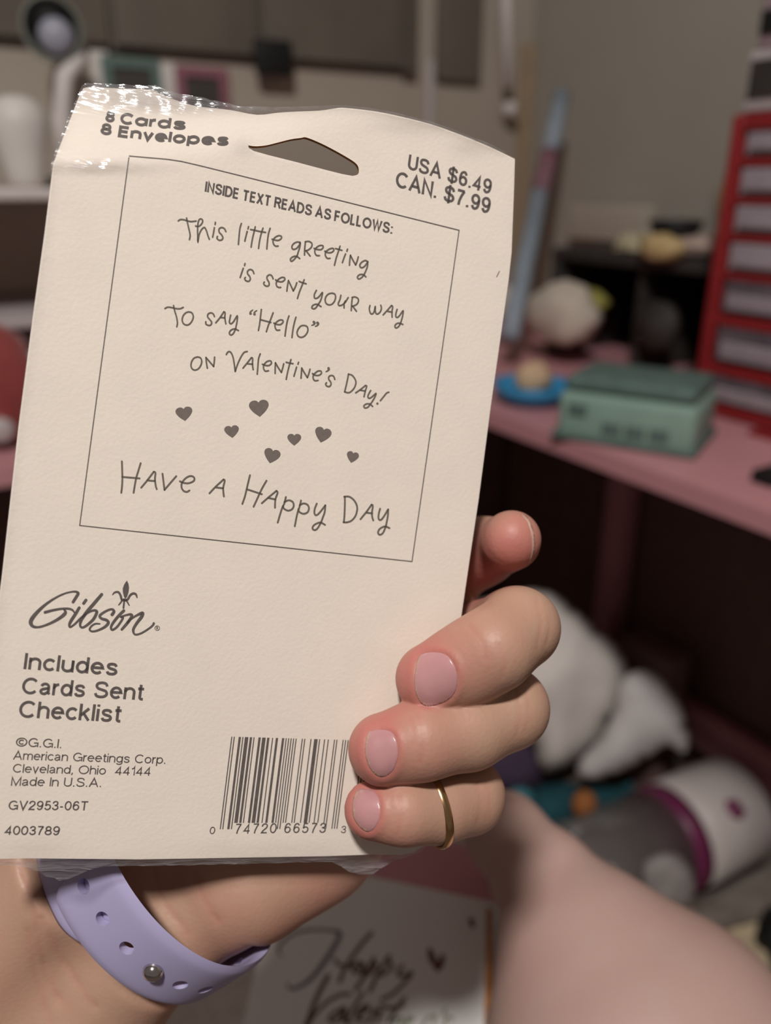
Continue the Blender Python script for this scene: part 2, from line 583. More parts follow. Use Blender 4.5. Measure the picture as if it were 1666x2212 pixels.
def slab(name, V2, T, z0, z1, mats, parent, disp=None, side_mat=0, smooth=True):
    """sheet-space slab from pixel-space triangles"""
    uv = inv(V2)
    f = C2W(surf(uv, z0 if disp is None else z0 + disp))
    n = len(f)
    faces = [tuple(t) for t in T]
    if z1 is None:
        o = from_pd(name, f, faces, mats, parent, smooth)
    else:
        b = C2W(surf(uv, z1))
        faces += [(t[2] + n, t[1] + n, t[0] + n) for t in T]
        be = bedges(T)
        faces += [(e[1], e[0], e[0] + n, e[1] + n) for e in be]
        o = from_pd(name, np.concatenate([f, b]), faces, mats, parent, False)
        sm = [True] * len(T) * 2 + [False] * len(be)
        o.data.polygons.foreach_set('use_smooth', sm)
        if side_mat:
            o.data.polygons.foreach_set('material_index', [0] * (2 * len(T)) + [side_mat] * len(be))
    if z1 is not None: o.data.set_sharp_from_angle(angle=math.radians(40))
    bm = bmesh.new(); bm.from_mesh(o.data)
    # face the camera
    c = np.array(o.data.polygons[0].normal)
    if c @ FWD > 0: bmesh.ops.reverse_faces(bm, faces=bm.faces[:])
    bm.to_mesh(o.data); bm.free()
    return o


OUT = np.concatenate([
    np.array([(-78, 1857), (60, 1854), (300, 1856.5), (500, 1853), (700, 1849.5), (800, 1846), (862, 1847), (893, 1842), (914, 1828), (930, 1806), (941, 1770)], float),
    np.array([(958, 1650), (994, 1350), (1016, 1200), (1034, 1080), (1060, 880), (1080, 740), (1099, 605), (1105.5, 545), (1111, 400), (1112.5, 345)], float),
    cr([(1112, 343), (1060, 318), (1000, 293), (930, 268), (850, 248), (800, 239), (745, 233), (725, 234), (690, 239), (640, 241), (600, 243.5), (555, 248), (500, 238), (455, 233), (414, 227), (352, 206), (330, 194), (260, 191), (192, 188)], 3),
    np.array([(180, 191), (171, 208), (146, 272), (122, 335), (115, 354), (109, 400), (96, 505), (70, 690), (40, 920), (5, 1235), (-15, 1395)], float)])
HOLE = np.concatenate([cr([(536, 314), (552, 316), (575, 314), (600, 308), (628, 301), (650, 298), (662, 297), (690, 308), (720, 323), (750, 340), (768, 352), (775, 363), (774, 376), (762, 380)], 4),
                       np.array([(740, 376), (700, 366), (640, 350), (580, 335), (548, 326), (538, 320)], float)])
OUTr = resample(OUT, 14); HOLEr = resample(HOLE, 7)
V2, T = cdt_fill(OUTr, HOLEr, 22, dense=(100, 180, 1120, 400, 9))
slab('backing_card', V2, T, 0.0, -0.0011, [M['paper'], M['board']], PACK, side_mat=1)

# the cards and envelopes inside, behind the backing card
STK = resample(np.array([(-52, 1825), (850, 1822), (1040, 560), (1048, 470), (300, 420), (118, 420), (100, 560)], float), 40)
Vs, Ts = cdt_fill(STK, None, 90)
slab('card_stack', Vs, Ts, -0.0012, -0.0080, M['envelope'], PACK, smooth=False)

# ------------------------------------------------------------------ print on the backing card
INK_OFF = 0.00006


class Ink:
    """flat ink shapes collected in pixel space, then laid on the sheet as one mesh"""
    def __init__(s): s.v = []; s.f = []

    def stroke(s, pts, w, cap=True, smooth=True, n=6, ws=None):
        p = cr(pts, n) if (smooth and len(pts) > 2) else np.array(pts, float)
        if len(p) < 2: return
        if ws is not None:
            W = np.interp(np.linspace(0, 1, len(p)), np.linspace(0, 1, len(ws)), ws)
        else: W = np.full(len(p), float(w))
        N = len(p); b = len(s.v)
        closed = np.linalg.norm(p[0] - p[-1]) < 1e-6 and N > 4
        for i in range(N):
            if closed: t0 = p[i] - p[i - 1 if i else N - 2]; t1 = p[(i + 1) if i < N - 1 else 1] - p[i]
            else: t0 = p[i] - p[max(i - 1, 0)]; t1 = p[min(i + 1, N - 1)] - p[i]
            if np.linalg.norm(t0) < 1e-9: t0 = t1
            if np.linalg.norm(t1) < 1e-9: t1 = t0
            t0 = t0 / np.linalg.norm(t0); t1 = t1 / np.linalg.norm(t1)
            m = t0 + t1; lm = np.linalg.norm(m)
            m = t0 if lm < 0.3 else m / lm
            c = max(0.38, m @ t0)
            nn = np.array([-m[1], m[0]]) * W[i] / 2 / c
            s.v += [p[i] + nn, p[i] - nn]
        for i in range(N - 1): s.f.append((b + 2 * i, b + 2 * i + 1, b + 2 * i + 3, b + 2 * i + 2))
        if cap and not closed:
            for e, q in ((0, p[0] - p[1]), (N - 1, p[-1] - p[-2])):
                q = q / np.linalg.norm(q); a0 = math.atan2(q[1], q[0])
                b = len(s.v)
                for k in range(9):
                    a = a0 - math.pi / 2 + math.pi * k / 8
                    s.v.append(p[e] + W[e] / 2 * np.array([math.cos(a), math.sin(a)]))
                s.f.append(tuple(range(b, b + 9)))

    def poly(s, pts):
        b = len(s.v); s.v += [np.asarray(q, float) for q in pts]; s.f.append(tuple(range(b, b + len(pts))))

    def dot(s, c, r, ry=None):
        s.poly([(c[0] + r * math.cos(a), c[1] + (ry or r) * math.sin(a)) for a in np.linspace(0, 2 * math.pi, 17)[:-1]])

    def build(s, name, m, parent=None, off=INK_OFF, place=None):
        v = np.array(s.v)
        P = C2W(surf(inv(v), off)) if place is None else place(v)
        o = from_pd(name, P, s.f, m, parent if parent is not None else PACK)
        bm = bmesh.new(); bm.from_mesh(o.data)
        for f in bm.faces:
            if f.normal @ Vector(FWD) > 0: f.normal_flip()
        bmesh.ops.triangulate(bm, faces=[f for f in bm.faces if len(f.verts) > 4])
        bm.to_mesh(o.data); bm.free()
        return o


def arc(cx, cy, rx, ry, a0, a1, n=16):
    return [(cx + rx * math.cos(math.radians(a0 + (a1 - a0) * i / n)), cy + ry * math.sin(math.radians(a0 + (a1 - a0) * i / n))) for i in range(n + 1)]


def ccr(p): return [tuple(q) for q in cr(p, 4)]


_s1 = [(.42, .53), (.36, .645), (.22, .68), (.08, .64), (.04, .53), (.1, .43), (.24, .375), (.38, .32), (.43, .2), (.36, .095), (.22, .06), (.07, .1), (.02, .215)]
_S = [(x * 1.42, .06 + (y - .06) * .88 / .62) for x, y in _s1]
_six = [ccr([(.46, .76), (.38, .905), (.26, .94), (.11, .84), (.035, .58), (.03, .33)]), arc(.26, .33, .23, .27, 0, 360)]
GL = {
    'n': (.46, [[(0, 0), (0, .74)], [(0, .45)] + arc(.23, .45, .23, .23, 180, 0) + [(.46, 0)]]),
    'h': (.46, [[(0, 0), (0, 1)], [(0, .45)] + arc(.23, .45, .23, .23, 180, 0) + [(.46, 0)]]),
    'm': (.76, [[(0, 0), (0, .74)], [(0, .48)] + arc(.19, .48, .19, .2, 180, 0) + [(.38, 0)], [(.38, .48)] + arc(.57, .48, .19, .2, 180, 0) + [(.76, 0)]]),
    'r': (.25, [[(0, 0), (0, .74)], [(0, .4)] + arc(.25, .42, .25, .26, 180, 92)]),
    'u': (.46, [[(0, .74), (0, .3)] + arc(.23, .3, .23, .24, 180, 360) + [(.46, .74)], [(.46, 0), (.46, .74)]]),
    'c': (.44, [arc(.25, .37, .25, .31, 40, 320)]),
    'e': (.5, [[(.02, .39), (.5, .39)] + arc(.25, .37, .25, .31, 4, 318)]),
    'a': (.46, [arc(.21, .48, .19, .2, 165, 0) + [(.4, .14), (.47, .05)], [(.4, .42), (.22, .375)] + arc(.19, .21, .18, .15, 95, 285) + [(.4, .2)]]),
    'q': (.54, [arc(.27, .37, .27, .31, 0, 360), [(.54, 0), (.54, .74)]]),
    'd': (.48, [arc(.24, .37, .24, .31, 0, 360), [(.48, 0), (.48, 1)]]),
    'g': (.48, [arc(.24, .37, .24, .31, 0, 360), [(.48, .74), (.48, .0)] + arc(.24, 0, .24, .2, 0, -160)]),
    'p': (.48, [[(0, -.26), (0, .74)], arc(.24, .37, .24, .31, 0, 360)]),
    'o': (.5, [arc(.25, .37, .25, .31, 0, 360)]),
    's': (.44, [ccr(_s1)]), 'S': (.62, [ccr(_S)]), '$': (.62, [ccr(_S), [(.31, -.1), (.31, 1.1)]]),
    'l': (0, [[(0, 0), (0, 1)]]), 'I': (0, [[(0, 0), (0, 1)]]), 'i': (0, [[(0, 0), (0, .74)], [(0, .87), (0, 1)]]),
    't': (.26, [[(.1, .95), (.1, .18)] + arc(.2, .16, .1, .1, 180, 270) + [(.27, .06)], [(-.03, .69), (.27, .69)]]),
    'k': (.42, [[(0, 0), (0, 1)], [(.4, .73), (.02, .3)], [(.15, .43), (.43, 0)]]),
    'v': (.44, [[(0, .74), (.22, .02), (.44, .74)]]),
    'C': (.7, [arc(.38, .5, .37, .44, 42, 318)]),
    'G': (.74, [arc(.38, .5, .37, .44, 40, 318), [(.42, .46), (.74, .46), (.74, .02)]]),
    'A': (.7, [[(0, 0), (.35, .97), (.7, 0)], [(.13, .33), (.57, .33)]]),
    'E': (.48, [[(.48, .06), (0, .06), (0, .94), (.47, .94)], [(0, .52), (.44, .52)]]),
    'F': (.46, [[(0, 0), (0, .94), (.46, .94)], [(0, .5), (.42, .5)]]),
    'L': (.42, [[(0, 1), (0, .06), (.42, .06)]]),
    'N': (.56, [[(0, 0), (0, .95), (.56, .05), (.56, 1)]]),
    'M': (.72, [[(0, 0), (0, .95), (.36, .06), (.72, .95), (.72, 0)]]),
    'D': (.62, [[(.25, .06), (0, .06), (0, .94), (.25, .94)] + arc(.25, .5, .37, .44, 90, -90)]),
    'R': (.56, [[(0, 0), (0, .94), (.34, .94)] + arc(.34, .73, .21, .21, 90, -90) + [(0, .52)], [(.32, .52), (.58, 0)]]),
    'U': (.56, [[(0, 1), (0, .32)] + arc(.28, .32, .28, .26, 180, 360) + [(.56, 1)]]),
    'V': (.66, [[(0, 1), (.33, .03), (.66, 1)]]),
    'W': (.92, [[(0, 1), (.24, .04), (.46, .95), (.68, .04), (.92, 1)]]),
    'X': (.56, [[(0, 0), (.56, 1)], [(0, 1), (.56, 0)]]),
    'O': (.8, [arc(.4, .5, .4, .44, 0, 360, 24)]),
    'T': (.6, [[(.3, 0), (.3, .94)], [(0, .94), (.6, .94)]]),
    '0': (.5, [arc(.25, .5, .25, .44, 0, 360, 24)]),
    '1': (.26, [[(.0, .73), (.12, .77), (.2, .85), (.24, 1.0), (.24, 0)]]),
    '2': (.5, [ccr([(.02, .66), (.08, .86), (.26, .94), (.43, .86), (.47, .68), (.38, .5), (.15, .28), (.03, .06)]) + [(.5, .06)]]),
    '3': (.48, [ccr([(.03, .72), (.1, .88), (.25, .94), (.41, .86), (.42, .64), (.3, .53), (.17, .52)]), ccr([(.17, .52), (.36, .49), (.47, .35), (.44, .16), (.26, .06), (.08, .13), (.02, .28)])]),
    '4': (.52, [[(.38, 0), (.38, .9), (.02, .27), (.52, .27)]]),
    '5': (.48, [[(.44, .94), (.11, .94), (.06, .47)] + ccr([(.06, .47), (.15, .57), (.28, .6), (.43, .52), (.48, .33), (.41, .14), (.24, .06), (.08, .12), (.02, .25)])]),
    '6': (.5, _six), '9': (.5, [[(.51 - x, 1 - y) for x, y in st] for st in _six]),
    '7': (.48, [[(0, .94), (.48, .94)], [(.46, .94), (.3, .62), (.2, .3), (.16, 0)]]),
    '8': (.5, [arc(.25, .72, .2, .22, 0, 360), arc(.25, .29, .25, .23, 0, 360)]),
    '.': (0, [[(0, 0), (0, .14)]]), ',': (0, [[(0, .14), (0, .02), (-.05, -.12)]]), ':': (0, [[(0, 0), (0, .14)], [(0, .56), (0, .7)]]),
    '-': (.26, [[(0, .36), (.26, .36)]]), '\u00a9': (.84, [arc(.42, .5, .42, .44, 0, 360, 24), arc(.42, .5, .2, .22, 42, 318)]),
}


def upvec(p):
    """pixel direction of 'up the card' at a pixel"""
    uv = inv([p])[0]
    a = surf(np.array([uv, uv - [0, 0.0008]]))
    q = a[:, :2] / a[:, 2:3] * FPX
    d = q[1] - q[0]
    return d / np.linalg.norm(d)


def text(ink, s, p0, p1, cap, weight, gap=0.18, up=None, mid=None, space=.36):
    """monoline lettering along a baseline p0..p1 (pixels), cap height in pixels, weight relative to it"""
    x = 0.0; items = []; last = 0
    for ch in s:
        if ch == ' ':
            x += space; continue
        w, st = GL[ch]
        if ch in '.,:' and x: x += .05
        items.append((x, st)); last = x + w
        x += w + gap + (weight - .12)
        if ch in '.,:': x += .05
        if ch in 'rt': x -= .05
    p0, p1 = np.array(p0, float), np.array(p1, float)
    tot = last + weight
    sc = np.linalg.norm(p1 - p0) / tot
    e = (p1 - p0) / np.linalg.norm(p1 - p0)
    u = upvec((p0 + p1) / 2) if up is None else np.array(up) / np.linalg.norm(up)
    bow = (np.array(mid) - (p0 + p1) / 2) if mid is not None else None
    for ox, st in items:
        for q in st:
            pts = []
            for (a, b) in q:
                xx = (ox + a + weight / 2) * sc; t = xx / np.linalg.norm(p1 - p0)
                p = p0 + e * xx + u * b * cap
                if bow is not None: p = p + bow * 4 * t * (1 - t)
                pts.append(p)
            wpx = weight * (0.45 * sc + 0.55 * cap)
            ink.stroke(pts, wpx, cap=False, smooth=False)
    return ink


def hand(ink, ox, oy, k, w, strokes):
    for q in strokes: ink.stroke([(ox + x / k, oy + y / k) for x, y in q], w)


i_ = Ink(); text(i_, '8 Cqrds', (227, 261), (403, 280), 22, .21, gap=.13, space=.34, up=(.16, -1), mid=(300, 271)); i_.build('card_count_text', M['ink'])
i_ = Ink(); text(i_, '8 Envelopes', (215.5, 288), (495, 313.5), 22, .21, gap=.13, space=.34, up=(.16, -1), mid=(345, 305)); i_.build('envelope_count_text', M['ink'])
i_ = Ink(); text(i_, 'USA $6.49', (880, 364), (1060.5, 420), 31, .17); i_.build('price_text', M['ink'])
i_ = Ink(); text(i_, 'CAN. $7.99', (853, 402), (1058, 462), 33, .17); i_.build('price_text', M['ink'])
i_ = Ink(); text(i_, 'INSIDE TEXT READS AS FOLLOWS:', (442, 413.5), (847, 505), 22, .20, gap=.19, space=.30); i_.build('heading_text', M['ink'])
i_ = Ink(); text(i_, 'Includes', (50, 1445), (253.5, 1459), 35, .155); i_.build('checklist_text', M['ink'])
i_ = Ink(); text(i_, 'Cards Sent', (45, 1498), (311, 1512.5), 35, .155); i_.build('checklist_text', M['ink'])
i_ = Ink(); text(i_, 'Checklist', (38.5, 1549), (262.5, 1560), 36, .155); i_.build('checklist_text', M['ink'])
for s, a, b, c, w in (('\u00a9G.G.I.', (33, 1612), (132, 1616), 19.5, .12), ('American Greetings Corp.', (27.5, 1640.5), (357, 1650), 19, .115),
                      ('Cleveland, Ohio  44144', (26.5, 1668.5), (325.5, 1675.5), 19, .115), ('Made In U.S.A.', (23, 1697), (218, 1700), 19.5, .115)):
    i_ = Ink(); text(i_, s, a, b, c, w); i_.build('address_text', M['ink'])
i_ = Ink(); text(i_, 'GV2953-06T', (17, 1749), (190, 1750.5), 20, .135); i_.build('item_number_text', M['ink'])
i_ = Ink(); text(i_, '4003789', (9, 1803), (128.5, 1804), 19.5, .14); i_.build('item_number_text', M['ink'])

# hand-lettered greeting, traced line by line
LW = 3.5
i_ = Ink()
hand(i_, 380, 455, 7, LW, [
    [(35, 155), (70, 135), (120, 138), (160, 150), (230, 165), (305, 157)], [(162, 112), (172, 170), (195, 270), (215, 370), (205, 438)],
    [(298, 232), (330, 240), (365, 225), (395, 190), (405, 150), (380, 125), (350, 140), (333, 200), (328, 300), (330, 390), (332, 468), (350, 370), (385, 290), (430, 255), (460, 300), (485, 380), (505, 432)],
    [(582, 258), (570, 330), (555, 400)], [(597, 178), (593, 208)],
    [(755, 315), (735, 275), (695, 255), (655, 275), (655, 325), (690, 365), (710, 405), (695, 440), (655, 447), (622, 420), (628, 390)],
    [(990, 195), (968, 270), (955, 390), (945, 510)], [(1078, 315), (1060, 385), (1042, 460)], [(1098, 242), (1090, 275)],
    [(1200, 245), (1180, 330), (1155, 440), (1137, 550)], [(1317, 265), (1290, 350), (1265, 460), (1250, 570)], [(1130, 285), (1190, 297), (1270, 315), (1355, 328)],
    [(1425, 268), (1400, 350), (1385, 460), (1375, 578)],
    [(1455, 432), (1490, 442), (1545, 450), (1590, 425), (1595, 390), (1555, 378), (1500, 405), (1470, 450), (1475, 500), (1505, 535), (1545, 535)]])
hand(i_, 600, 500, 7, LW, [
    [(340, 175), (300, 158), (240, 185), (213, 235), (235, 270), (285, 255), (330, 200), (340, 170), (335, 230), (310, 310), (290, 370), (240, 430), (205, 450), (192, 420), (225, 385), (280, 375), (332, 408)],
    [(418, 160), (408, 260), (405, 355)], [(418, 155), (470, 150), (515, 180), (510, 235), (460, 280), (415, 292)], [(430, 295), (490, 370)],
    [(550, 255), (590, 270), (650, 275), (685, 245), (680, 215), (630, 215), (575, 255), (560, 310), (585, 360), (630, 365)],
    [(712, 298), (750, 318), (810, 318), (848, 285), (835, 255), (785, 265), (730, 305), (720, 360), (750, 405), (790, 405)],
    [(942, 222), (915, 310), (885, 400), (858, 510)], [(875, 258), (920, 270), (970, 285)],
    [(1025, 340), (1000, 405), (978, 470)], [(1055, 268), (1046, 298)]])
for st in ([(1085, 510), (1090, 430), (1100, 360)], [(1100, 360), (1135, 430), (1178, 505)], [(1178, 505), (1200, 450), (1218, 385)]): hand(i_, 600, 500, 7, LW, [st])
hand(i_, 600, 500, 7, LW, [[(1360, 455), (1320, 440), (1265, 470), (1240, 515), (1265, 548), (1310, 530), (1355, 470), (1362, 450), (1355, 530), (1330, 600), (1300, 660), (1265, 700), (1225, 718), (1205, 690), (1235, 655), (1290, 652), (1332, 685)]])
i_.build('greeting_text', M['ink_hand'])
i_ = Ink()
hand(i_, 500, 560, 7, LW, [
    [(178, 138), (155, 205), (132, 275)], [(205, 65), (198, 95)],
    [(340, 215), (320, 170), (280, 155), (245, 180), (245, 220), (275, 260), (285, 300), (262, 332), (220, 325), (200, 295), (210, 275)],
    [(630, 295), (610, 250), (575, 235), (540, 260), (540, 300), (565, 345), (570, 385), (545, 408), (505, 395), (487, 365), (498, 345)],
    [(668, 312), (710, 335), (765, 340), (805, 310), (800, 280), (760, 275), (710, 305), (678, 355), (685, 405), (715, 425), (745, 425)],
    [(838, 480), (848, 400), (862, 322)], [(862, 322), (895, 390), (935, 478)], [(935, 478), (965, 420), (988, 355)],
    [(1100, 310), (1070, 390), (1030, 490), (998, 592)], [(1025, 335), (1075, 355), (1128, 370)],
    [(1285, 470), (1255, 530), (1255, 580), (1280, 592), (1320, 570), (1375, 505), (1365, 570), (1345, 630), (1310, 685), (1270, 740), (1235, 748), (1215, 730), (1235, 695), (1290, 680), (1355, 715)],
    [(1520, 512), (1560, 525), (1575, 570), (1560, 630), (1525, 675), (1480, 690), (1435, 670), (1417, 620), (1430, 565), (1470, 525), (1520, 512)]])
hand(i_, 660, 600, 7, LW, [
    [(535, 265), (520, 330), (495, 390), (510, 420), (555, 410), (600, 370), (645, 300)], [(605, 350), (585, 390), (583, 455)],
    [(708, 300), (698, 390), (692, 495)], [(705, 298), (745, 290), (790, 310), (800, 355), (770, 405), (705, 432)], [(715, 432), (770, 505)],
    [(975, 420), (965, 470), (980, 530), (1005, 548), (1035, 520), (1055, 435)], [(1055, 435), (1055, 490), (1065, 535), (1090, 548), (1130, 515), (1148, 460), (1138, 415)],
    [(1175, 560), (1230, 500), (1300, 420)], [(1300, 420), (1318, 440), (1308, 510), (1310, 595)], [(1245, 508), (1310, 520)],
    [(1385, 478), (1370, 530), (1365, 580), (1385, 600), (1420, 575), (1475, 500), (1470, 570), (1455, 630), (1435, 690), (1410, 735), (1375, 758), (1352, 740), (1365, 705), (1410, 685), (1472, 705)]])
i_.build('greeting_text', M['ink_hand'])
i_ = Ink()
hand(i_, 345, 645, 7, LW, [
    [(80, 150), (120, 130), (180, 135), (240, 150), (310, 152), (355, 132)], [(210, 105), (225, 180), (255, 280), (268, 370), (258, 425)],
    [(440, 200), (485, 215), (508, 270), (490, 335), (450, 385), (405, 400), (360, 378), (340, 325), (355, 260), (395, 215), (440, 200)],
    [(828, 270), (808, 230), (770, 215), (732, 235), (725, 275), (755, 315), (785, 355), (775, 395), (740, 405), (700, 385), (698, 350)],
    [(848, 365), (910, 290), (970, 200)], [(970, 200), (988, 215), (985, 290), (1000, 380)], [(920, 285), (985, 292)],
    [(1073, 250), (1060, 310), (1055, 360), (1078, 380), (1115, 350), (1172, 262), (1170, 340), (1155, 420), (1145, 460), (1115, 525), (1080, 550), (1053, 525), (1075, 480), (1130, 458), (1190, 482)]])
hand(i_, 520, 655, 7, LW, [
    [(312, 95), (300, 200), (285, 320), (268, 410)], [(490, 145), (455, 240), (420, 330), (388, 430)], [(305, 250), (380, 270), (455, 290)],
    [(502, 300), (540, 318), (600, 322), (640, 285), (630, 255), (580, 258), (525, 305), (520, 360), (545, 405), (590, 405)],
    [(730, 192), (705, 270), (685, 380), (670, 495)], [(835, 212), (810, 300), (790, 400), (775, 518)],
    [(955, 335), (1000, 350), (1017, 400), (1000, 455), (960, 500), (910, 515), (868, 495), (852, 445), (870, 390), (910, 345), (955, 335)]])
for ox, oy, q in ((520, 655, [(182, 102), (150, 128), (148, 155)]), (520, 655, [(243, 110), (210, 136), (208, 164)]), (660, 600, [(125, 668), (138, 685), (122, 708), (92, 720)]), (660, 600, [(180, 680), (192, 695), (176, 722), (146, 735)])):
    i_.stroke([(ox + x / 7, oy + y / 7) for x, y in q], 0, ws=([2.4, 3.5, 6.0] if ox == 520 else [5.5, 5, 3.5, 2.2]))
i_.build('greeting_text', M['ink_hand'])
i_ = Ink()
hand(i_, 400, 745, 7, LW, [
    [(185, 182), (230, 195), (250, 240), (240, 300), (205, 355), (155, 380), (110, 365), (88, 315), (100, 250), (135, 200), (185, 182)],
    [(335, 350), (322, 270), (315, 190)], [(315, 190), (370, 255), (430, 325)], [(430, 325), (440, 255), (445, 185)],
    [(622, 145), (650, 105), (685, 108), (715, 160), (735, 240), (757, 400)], [(757, 400), (790, 300), (840, 190), (890, 115), (938, 100)],
    [(875, 350), (940, 270), (1000, 195)], [(1000, 195), (1020, 205), (1018, 290), (1028, 372)], [(945, 285), (1020, 292)],
    [(1135, 135), (1110, 210), (1100, 320), (1090, 442)],
    [(1168, 292), (1215, 310), (1270, 310), (1305, 275), (1290, 242), (1240, 250), (1195, 295), (1185, 350), (1210, 395), (1260, 390)],
    [(1360, 430), (1362, 350), (1365, 270)], [(1365, 270), (1405, 340), (1455, 415)], [(1455, 415), (1475, 350), (1490, 285)],
    [(1600, 222), (1575, 310), (1550, 410), (1528, 520)], [(1527, 262), (1580, 275), (1630, 283)]])
hand(i_, 610, 770, 7, LW, [
    [(215, 160), (195, 230), (175, 298)], [(245, 88), (236, 116)],
    [(282, 328), (288, 250), (293, 175)], [(293, 175), (335, 250), (378, 318)], [(378, 318), (400, 260), (418, 192)],
    [(455, 258), (495, 283), (550, 285), (590, 255), (580, 220), (530, 225), (475, 275), (465, 325), (490, 365), (540, 362)],
    [(793, 345), (775, 300), (740, 287), (705, 305), (702, 345), (730, 385), (735, 425), (710, 455), (670, 445), (655, 415), (668, 398)],
    [(1000, 265), (985, 350), (965, 440), (942, 535)], [(1000, 268), (1055, 285), (1100, 345), (1112, 400), (1090, 470), (1045, 525), (1000, 548), (942, 535)],
    [(1110, 550), (1180, 500), (1255, 440)], [(1255, 440), (1275, 450), (1255, 520), (1235, 608)], [(1180, 510), (1250, 522)],
    [(1335, 515), (1300, 580), (1295, 615), (1315, 632), (1350, 615), (1415, 560), (1395, 620), (1360, 680), (1335, 715), (1295, 765), (1250, 778), (1232, 750), (1265, 720), (1320, 718), (1365, 755)],
    [(1610, 540), (1575, 555), (1530, 610), (1482, 668)]])
i_.dot((610 + 1437 / 7, 770 + 712 / 7), 2.6)
i_.stroke([(610 + x / 7, 770 + y / 7) for x, y in [(698, 178), (703, 195), (684, 217), (658, 230)]], 0, ws=[5.5, 5, 3.5, 2.2])
i_.build('greeting_text', M['ink_hand'])
i_ = Ink(); LW = 4.0
hand(i_, 245, 985, 7, LW, [
    [(128, 80), (132, 200), (135, 340), (130, 460), (118, 555)], [(412, 108), (375, 230), (340, 350), (305, 555)], [(135, 315), (240, 325), (335, 332), (395, 338)],
    [(420, 478), (510, 370), (610, 238)], [(610, 238), (635, 255), (628, 350), (640, 450), (655, 500)], [(515, 368), (625, 378)],
    [(742, 268), (755, 370), (772, 512)], [(772, 512), (850, 420), (950, 305)],
    [(1005, 382), (1060, 405), (1140, 410), (1215, 375), (1220, 325), (1170, 302), (1100, 330), (1040, 400), (1030, 470), (1060, 525), (1110, 542), (1150, 520)]])
hand(i_, 440, 1010, 7, LW, [
    [(88, 388), (180, 290), (300, 180)], [(300, 180), (318, 200), (295, 310), (305, 435)], [(190, 300), (290, 312)],
    [(700, 115), (665, 260), (625, 430), (585, 548)], [(950, 198), (880, 320), (815, 460), (755, 590)], [(660, 330), (760, 362), (880, 402)],
    [(880, 538), (980, 450), (1100, 352)], [(1100, 352), (1118, 380), (1085, 480), (1078, 605)], [(985, 460), (1080, 480)],
    [(1243, 445), (1220, 540), (1180, 630), (1120, 830)], [(1222, 520), (1285, 494), (1345, 518), (1362, 575), (1335, 630), (1275, 650), (1215, 620), (1200, 580)],
    [(1472, 498), (1450, 590), (1415, 700), (1378, 885)], [(1452, 568), (1510, 542), (1570, 562), (1592, 615), (1570, 675), (1510, 698), (1450, 672), (1432, 630)]])
hand(i_, 620, 1050, 7, LW, [
    [(450, 265), (420, 345), (415, 410), (440, 440), (490, 405), (580, 290)], [(580, 290), (570, 390), (540, 480), (510, 555), (460, 640), (415, 665), (385, 635), (415, 585), (500, 550), (575, 585)],
    [(875, 160), (875, 280), (870, 420), (860, 548)], [(865, 160), (940, 160), (1010, 210), (1055, 290), (1060, 370), (1030, 460), (970, 525), (900, 548), (855, 545)],
    [(1112, 500), (1200, 390), (1280, 280)], [(1280, 280), (1298, 300), (1285, 400), (1290, 470), (1305, 518)], [(1205, 402), (1290, 412)],
    [(1408, 342), (1388, 420), (1385, 490), (1410, 512), (1450, 480), (1530, 352)], [(1530, 352), (1525, 450), (1505, 560), (1490, 620), (1450, 710), (1400, 735), (1377, 700), (1405, 645), (1480, 610), (1550, 635)]])
i_.build('greeting_text', M['ink_hand'])


i_ = Ink(); i_.stroke([(1073, 598), (1076, 592), (1079, 586)], 1.6); i_.build('loose_fibre', M['heart_red'])


# hearts: lobe tops and tip of each, in pixels
def heart_pts(l1, l2, tip, w):
    l1, l2, tip = np.array(l1, float), np.array(l2, float), np.array(tip, float)
    top = (l1 + l2) / 2; ax = tip - top; H = np.linalg.norm(ax); ax /= H
    sd = np.array([ax[1], -ax[0]])
    if sd @ (l2 - l1) < 0: sd = -sd
    half = [(0, .14), (.10, .03), (.24, 0), (.38, .05), (.48, .18), (.49, .36), (.40, .56), (.24, .77), (0, 1.0)]
    R = cr(half, 4); Lf = R[::-1][1:-1] * np.array([-1, 1])
    return [top + sd * x * w + ax * y * H for x, y in np.concatenate([R, Lf])]


for (l1, l2, tp, w, ox, oy) in (((125, 175), (242, 165), (208, 378), 256, 370, 855), ((1250, 70), (1385, 62), (1340, 316), 300, 370, 855), ((850, 455), (962, 447), (925, 634), 222, 370, 855),
                                ((148, 780), (285, 832), (160, 1018), 250, 560, 855), ((480, 573), (582, 578), (528, 752), 210, 560, 855), ((920, 458), (1053, 510), (930, 705), 252, 560, 855), ((1380, 828), (1478, 866), (1388, 1012), 185, 560, 855)):
    i_ = Ink(); i_.poly([(p[0] / 7 + ox, p[1] / 7 + oy) for p in heart_pts(l1, l2, tp, w)]); i_.build('printed_heart', M['ink_dark'])

i_ = Ink()
i_.stroke([(278.5, 337), (300, 339), (330, 341.5), (360, 344), (391, 348.5), (430, 357.5), (698, 424), (992, 497.5)], 2.3, cap=False, smooth=False)
i_.stroke([(992, 496.5), (890, 1213.5)], 2.2, cap=False, smooth=False)
i_.stroke([(890.5, 1213), (560, 1177), (172, 1135)], 2.2, cap=False, smooth=False)
i_.stroke(resample([(172, 1136), (230, 702), (278.5, 340)], 8, False), 2.2, cap=False, smooth=False)
i_.build('printed_border', M['ink'])

